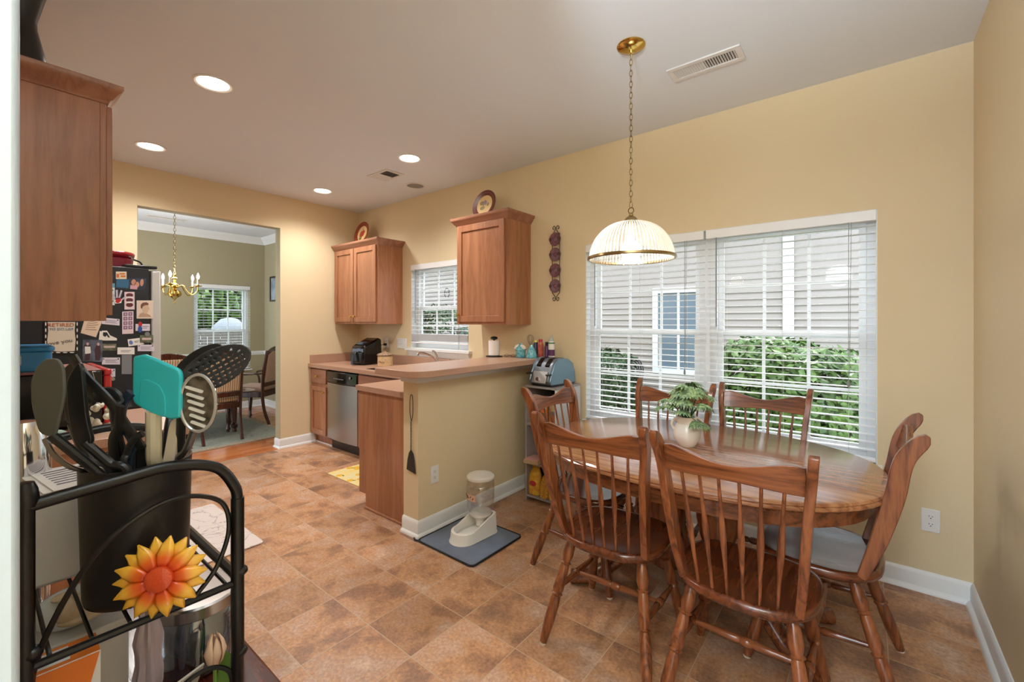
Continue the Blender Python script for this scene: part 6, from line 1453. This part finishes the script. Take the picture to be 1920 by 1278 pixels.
flat_tool('ladle_handle', 'cream spoon handle leaning right of the turquoise spatula', 'spoon', rpoly([(318, 790), (334, 780), (336, 800), (322, 880), (304, 905), (300, 890)], .2), .64, .007, mat('cream_plastic', (226, 216, 200), .4), [(314, 870, .644), foot(.015, 0)], mat('cream_plastic', (226, 216, 200), .4), .002)
# left group
flat_tool('nylon_turner', 'wide grey-black nylon turner, leftmost large head in the crock', 'spatula', rpoly([(66, 690), (84, 672), (106, 672), (118, 690), (120, 740), (104, 812), (96, 820), (72, 812), (58, 760), (57, 715)], .3), .560, .004, nylg, [(96, 815, .562), (140, 850, .575), (185, 888, .59), (215, 925, .60), foot(-.03, -.02)], nyl, .0012)
flat_tool('nylon_turner', 'narrow black nylon turner turned edge-on beside the wide grey one', 'spatula', rpoly([(124, 712), (146, 678), (152, 690), (160, 780), (172, 830), (150, 838), (134, 812), (126, 770)], .25), .585, .006, nyl, [(160, 830, .587), (205, 868, .595), (240, 900, .60), foot(.005, -.03)], nyl, .0015)
flat_tool('basting_spoon', 'dark spoon back between the grey turner and the tongs', 'spoon', rpoly([(118, 690), (136, 676), (150, 692), (150, 760), (140, 800), (122, 790), (116, 740)], .3), .64, .006, mat('brown_black_nylon', (44, 38, 34), .35), [(136, 795, .64), (160, 850, .63), foot(-.02, .01)], nyl, .0015)
def loopy(name, label, cat, paths, m, base=foot(0, 0), r=.005, fl=(.007, .003)):
    t = thing(name, label, cat, base); org = Vector(base)
    for k, p in enumerate(paths):
        bm = nb(); P_ = bez([(q if isinstance(q, Vector) else up(*q)) - org for q in p], 8); tube(bm, P_, [fl] * len(P_), 10, flat=RT); fin('arm' if len(paths) > 1 else 'stem', bm, m, t)
    return t
loopy('kitchen_tongs', 'black kitchen tongs with long slotted handles crossing in the middle of the crock', 'tongs', [[(136, 668, .60), (160, 705, .60), (205, 752, .60), (232, 790, .61), (262, 835, .62), (266, 860, .63), foot(.01, .0)], [(226, 760, .60), (222, 800, .61), (215, 860, .62), foot(.0, .01)]], nyl, foot(.01, .0))
loopy('nylon_spoon', 'black spoon handle with a bluish sheen curving beside the tongs', 'spoon', [[(246, 735, .62), (232, 755, .62), (228, 790, .62), (250, 830, .62), (240, 880, .62), foot(.02, -.01)]], mat('blue_black_nylon', (44, 58, 80), .22), foot(.02, -.01), fl=(.007, .004))
loopy('fork_handle', 'black curved fork handle arching in front of the turquoise spatula', 'fork', [[(268, 812, .61), (252, 822, .61), (238, 850, .61), (236, 890, .61), foot(-.01, .02)]], nyl, foot(-.01, .02), fl=(.005, .003))
loopy('steel_whisk', 'thin curved steel spoon handle crossing at the left of the crock', 'spoon', [[(84, 822, .57), (100, 850, .57), (130, 874, .58), (165, 884, .60), (200, 895, .61), foot(-.02, 0)]], steel, foot(-.02, 0), fl=(.004, .0025))
t = thing('potato_masher', 'black hooked utensil with a shiny rounded end left of the turquoise spatula', 'utensil', foot(-.035, .02)); org = Vector(t.location)
bm = nb(); tube(bm, bez([up(180, 745, .615) - org, up(205, 735, .615) - org, up(222, 752, .615) - org, up(218, 800, .615) - org, foot(-.035, .02) - org], 8), [(.008, .005)] * 33, 10, flat=RT); fin('stem', bm, nyl, t)
bm = nb(); tube(bm, bez([up(160, 700, .63) - org, up(172, 730, .63) - org, up(196, 745, .63) - org], 8), [(.010, .005)] * 17, 10, flat=RT); fin('hooked_end', bm, blackg, t)

# white box with papers at the far side of the rack
t = thing('bread_box', 'white box with a rounded front edge on the rack behind the crock', 'box', (-1.035, .165, ZS + .0025))
bm = nb(); box(bm, (-.085, -.112, 0), (.085, .085, .138)); fin('body', bm, mat('soft_white_box', (214, 210, 206), .5), t, bevel=.006)
t = thing('paper_stack', 'folded printed papers lying on the white box', 'papers', (-1.03, .16, ZS + .0025 + .1385), .12)
bm = nb(); box(bm, (-.07, -.10, 0), (.07, .07, .002)); box(bm, (-.06, -.09, .0022), (.075, .06, .0040)); fin('sheets', bm, paper, t)
bm = nb()
for i in range(7): box(bm, (-.05 + i * .015, -.08, .0042), (-.05 + i * .015 + .005, .04 - .01 * (i % 3), .0046))
fin('print_lines', bm, grey_ink, t)
t = thing('steel_tumbler', 'shiny steel tumbler at the left behind the rack post', 'tumbler', (-1.105, .052, ZS + .0025 + .0))
t.location = (-1.00, -.0, 0)
cT = up(44, 930, .74); t.location = (cT.x, cT.y, TZ + .0005)
bm = nb(); lathe(bm, [(0, 0), (.026, 0), (.030, .01), (.034, .40), (.030, .44), (.02, .462), (0, .465)], seg=28); fin('tumbler_body', bm, chrome, t)

# lower things standing on the console
def box_thing(name, label, cat, p, w, d, h, rz, m): 
    t = thing(name, label, cat, p, rz); bm = nb(); box(bm, (-w / 2, -d / 2, 0), (w / 2, d / 2, h)); fin('body', bm, m, t, bevel=.002); return t
box_thing('white_canister', 'tall plain white box standing behind the orange carton', 'box', (-.932, .098, TZ + .0005), .07, .118, .17, 0, mat('soft_white_box', (214, 210, 206), .5))
t = thing('tea_carton', 'small white carton with orange printed top at the bottom left corner', 'box', (-.812, .052, TZ + .0005), math.radians(-2))
bm = nb(); box(bm, (-.024, -.058, 0), (.024, .058, .198)); fin('carton', bm, mat('carton_white', (232, 232, 236), .5), t, bevel=.001)
omat = mat('bright_orange_print', (236, 128, 44), .45)
bm = nb(); prism(bm, [(-.057, .158), (.018, .158), (.032, .172), (.042, .135), (.057, .197), (-.057, .197)], .0008, fn=lambda u, v, w: Vector((.0242 + w, u, v))); box(bm, (-.0235, -.0575, .1982), (.0235, .0575, .1988)); box(bm, (.0242, -.057, .09), (.0248, .0, .135)); fin('orange_panel', bm, omat, t)
bm = nb(); 
for i in range(4): box(bm, (.0243, -.045 + .02 * i, .142), (.0249, -.03 + .02 * i, .150))
fin('print_marks', bm, grey_ink, t)
bx('top_label', (-.016, -.050, .1989), (.017, .030, .1993), mat('carton_white', (232, 232, 236), .5), t)
# dog figurine on a plate leaning behind
t = thing('ceramic_figurine', 'white plate-backed ceramic figurine with a tan animal, on the white box', 'figurine', (-.932, .100, TZ + .1715))
bm = nb(); ball(bm, (0, .0, .030), .036, (.55, 1.35, .85), 24, 12); fin('base_shape', bm, mat('glazed_pale', (214, 222, 222), .2, coat=.5), t)
bm = nb(); ball(bm, (.018, -.005, .034), .02, (.7, .9, 1.1), 16, 10); ball(bm, (.02, .008, .020), .018, (.8, 1.6, .5), 16, 8); ball(bm, (.016, -.012, .056), .010, (.8, 1.5, .6), 12, 8); fin('tan_animal', bm, mat('glazed_tan', (196, 168, 128), .25, rgb2=(230, 216, 190), vscale=30), t)
t = thing('ruffled_ornament', 'pearly mauve ruffled shell-like ornament beside the jar', 'ornament', (-.872, .176, TZ + .0005)); t.scale = (.55, .55, 1)
bm = nb(); n = 30; rg = []
for k in range(12):
    s = k / 11; rr = .020 + .010 * math.sin(PI * s) + .004 * math.sin(s * 19); rg.append([bm.verts.new((math.cos(2 * PI * i / n) * rr * (1 + .16 * math.sin(7 * 2 * PI * i / n + 3 * s)) * .8, math.sin(2 * PI * i / n) * rr * (1 + .16 * math.sin(7 * 2 * PI * i / n + 3 * s)), s * .185)) for i in range(n)])
for A, B in zip(rg, rg[1:]):
    for i in range(n): bm.faces.new((A[i], A[(i + 1) % n], B[(i + 1) % n], B[i]))
bm.faces.new(rg[0]); bm.faces.new(rg[-1]); fin('shell', bm, mat('pearl_mauve', (186, 172, 182), .3, coat=.3), t)

cJ = (-.975, .268, TZ + .0005)
t = thing('glass_jar', 'clear glass jar with a brushed steel lid holding blue packets', 'jar', cJ)
bm = nb(); lathe(bm, [(0, .004), (.060, .004), (.066, .012), (.067, .085), (.060, .100), (.058, .104)], seg=48)
lathe(bm, [(0, 0), (.062, 0), (.070, .008), (.071, .085), (.064, .102), (.062, .106)], seg=48); fin('jar_glass', bm, glass('jar_glass_mat', (236, 240, 244), .16, .03), t)
bm = nb(); lathe(bm, [(0, .108), (.070, .108), (.072, .110), (.072, .128), (.069, .131), (.05, .1315), (0, .131)], seg=56); fin('lid', bm, mat('spun_steel', (190, 184, 178), .24, 1), t)
for k, (x, y, a, m_) in enumerate(((-.02, -.02, .3, mat('blue_packet', (36, 62, 110), .3, rgb2=(120, 160, 200), vscale=40)), (.015, -.005, -.4, mat('navy_packet', (28, 34, 62), .3)), (.0, .025, .9, mat('teal_packet', (70, 120, 150), .3)))):
    p = nb(); box(p, (-.028, -.006, .0), (.028, .006, .075), Matrix.Translation((x, y, .0055)) @ Matrix.Rotation(a, 4, 'Z')); q = thing('tea_packet', ['blue packet standing in the steel-lidded glass jar', 'navy packet in the middle of the steel-lidded glass jar', 'teal packet at the back of the steel-lidded glass jar'][k], 'packet', cJ); fin('sachet', p, m_, q, bevel=.003)
t = thing('artificial_tulip', 'cream-pink tulip with green leaf beside the right rack post', 'flower', (-.800, .240, TZ + .0005))
bm = nb(); tube(bm, bez([(0, 0, 0), (.004, .002, .05), (0, .004, .088)], 5), .0028, 6); fin('stem', bm, mat('tulip_green', (110, 150, 70), .5), t)
bm = nb(); P_ = bez([(0, .004, .0), (.0, .014, .05), (.004, .018, .09), (.008, .012, .112)], 5); tube(bm, P_, [(.009 * math.sin(PI * (i + 1) / (len(P_) + 1)) + .001, .0012) for i in range(len(P_))], 8, flat=(.6, .8, 0)); fin('leaf', bm, mat('tulip_green', (110, 150, 70), .5), t)
pm = mat('tulip_petal', (238, 214, 186), .4, rgb2=(240, 190, 168), vscale=30)
for k in range(6):
    a = k * PI / 3; r0 = .009 if k % 2 else .0075; bm = nb(); rows = []
    for s, wd, rr in ((0, .3, .2), (.2, .8, .8), (.5, 1.0, 1.12), (.8, .8, .85), (1, .1, .35)):
        z = .084 + s * .055; row = []
        for j in (-2, -1, 0, 1, 2): aa = a + j * .30 * wd; q = r0 * 1.55 * rr; row.append(bm.verts.new((math.cos(aa) * q, .004 + math.sin(aa) * q, z - (.002 * abs(j) if s > .7 else 0))))
        rows.append(row)
    for A, B in zip(rows, rows[1:]):
        for j in range(4): bm.faces.new((A[j], A[j + 1], B[j + 1], B[j]))
    o = fin('petal', bm, pm, t, ang=80); md = o.modifiers.new('thick', 'SOLIDIFY'); md.thickness = .0012
t = thing('note_card', 'pale square card tilted in front of the glass jar', 'card', (-.828, .196, TZ + .0005))
M = frame_M((0, 0, .050), (-.25, .9, .05), (.45, .1, .86)); bm = nb(); box(bm, (-.034, -.052, 0), (.034, .044, .003), M); fin('card', bm, mat('pale_card', (206, 202, 196), .7), t)
t = thing('greeting_card', 'white card with red stripes behind the small iron scroll', 'card', (-.80, .186, TZ + .0005))
M = frame_M((0, 0, .050), (-.1, .98, 0), (.2, 0, .98)); bm = nb(); box(bm, (-.03, -.048, 0), (.03, .030, .002), M); fin('card', bm, paper, t)
bm = nb(); box(bm, (.004, -.026, .0022), (.010, .026, .0028), M); box(bm, (-.028, .0, .0022), (.003, .005, .0028), M); fin('red_stripe', bm, red, t)

# counter clutter seen between the utensils
t = thing('ceramic_roses', 'off-white ceramic flowers standing on the left counter', 'ornament', (-2.56, .34, CT + .0005))
ow = mat('off_white_ceramic', (222, 218, 200), .3, coat=.3); rnd = random.Random(9)
bm = nb(); lathe(bm, [(0, 0), (.05, 0), (.045, .02), (.02, .03), (0, .03)], seg=20)
for k in range(8):
    a = k * .9; c = Vector((math.cos(a) * .03, math.sin(a) * .05, .045 + .022 * (k % 4)))
    for j in range(4): ball(bm, c + Vector((rnd.uniform(-.008, .008), rnd.uniform(-.01, .01), rnd.uniform(-.006, .006))), .017, (1, .7, .8), 10, 6, Matrix.Rotation(rnd.uniform(0, 3), 4, 'X'))
fin('blossoms', bm, ow, t)
bm = nb(); tube(bm, bez([(0, .03, .06), (.01, .05, .11), (0, .08, .13)], 4), [(.012, .006)] * 9, 8); fin('leaf', bm, mat('pale_jade', (186, 204, 180), .3), t)
t = thing('dish_towel', 'teal and green patterned cloth heap on the left counter edge', 'towel', (-2.52, .14, CT + .0005))
bm = nb(); 
for k in range(5): ball(bm, (.02 * math.sin(k * 2), -.06 + .035 * k, .022), .03, (1.1, .9, .7), 14, 8, Matrix.Rotation(k, 4, 'Z'))
fin('cloth', bm, mat('teal_green_cloth', (92, 150, 140), .8, rgb2=(214, 216, 196), vscale=22), t)
# black vase on top of the near cabinet
t = thing('black_vase', 'black waisted vase on top of the close-up wall cabinet', 'vase', (-2.42, .12, 2.2875 + .0))
bm = nb(); lathe(bm, [(0, 0), (.075, 0), (.078, .01), (.060, .09), (.042, .17), (.040, .20), (.060, .29), (.085, .38), (.08, .385), (.055, .29), (.035, .20), (.03, .17), (0, .15)], seg=36); fin('vase_body', bm, mat('charcoal_ceramic', (34, 34, 36), .35), t)
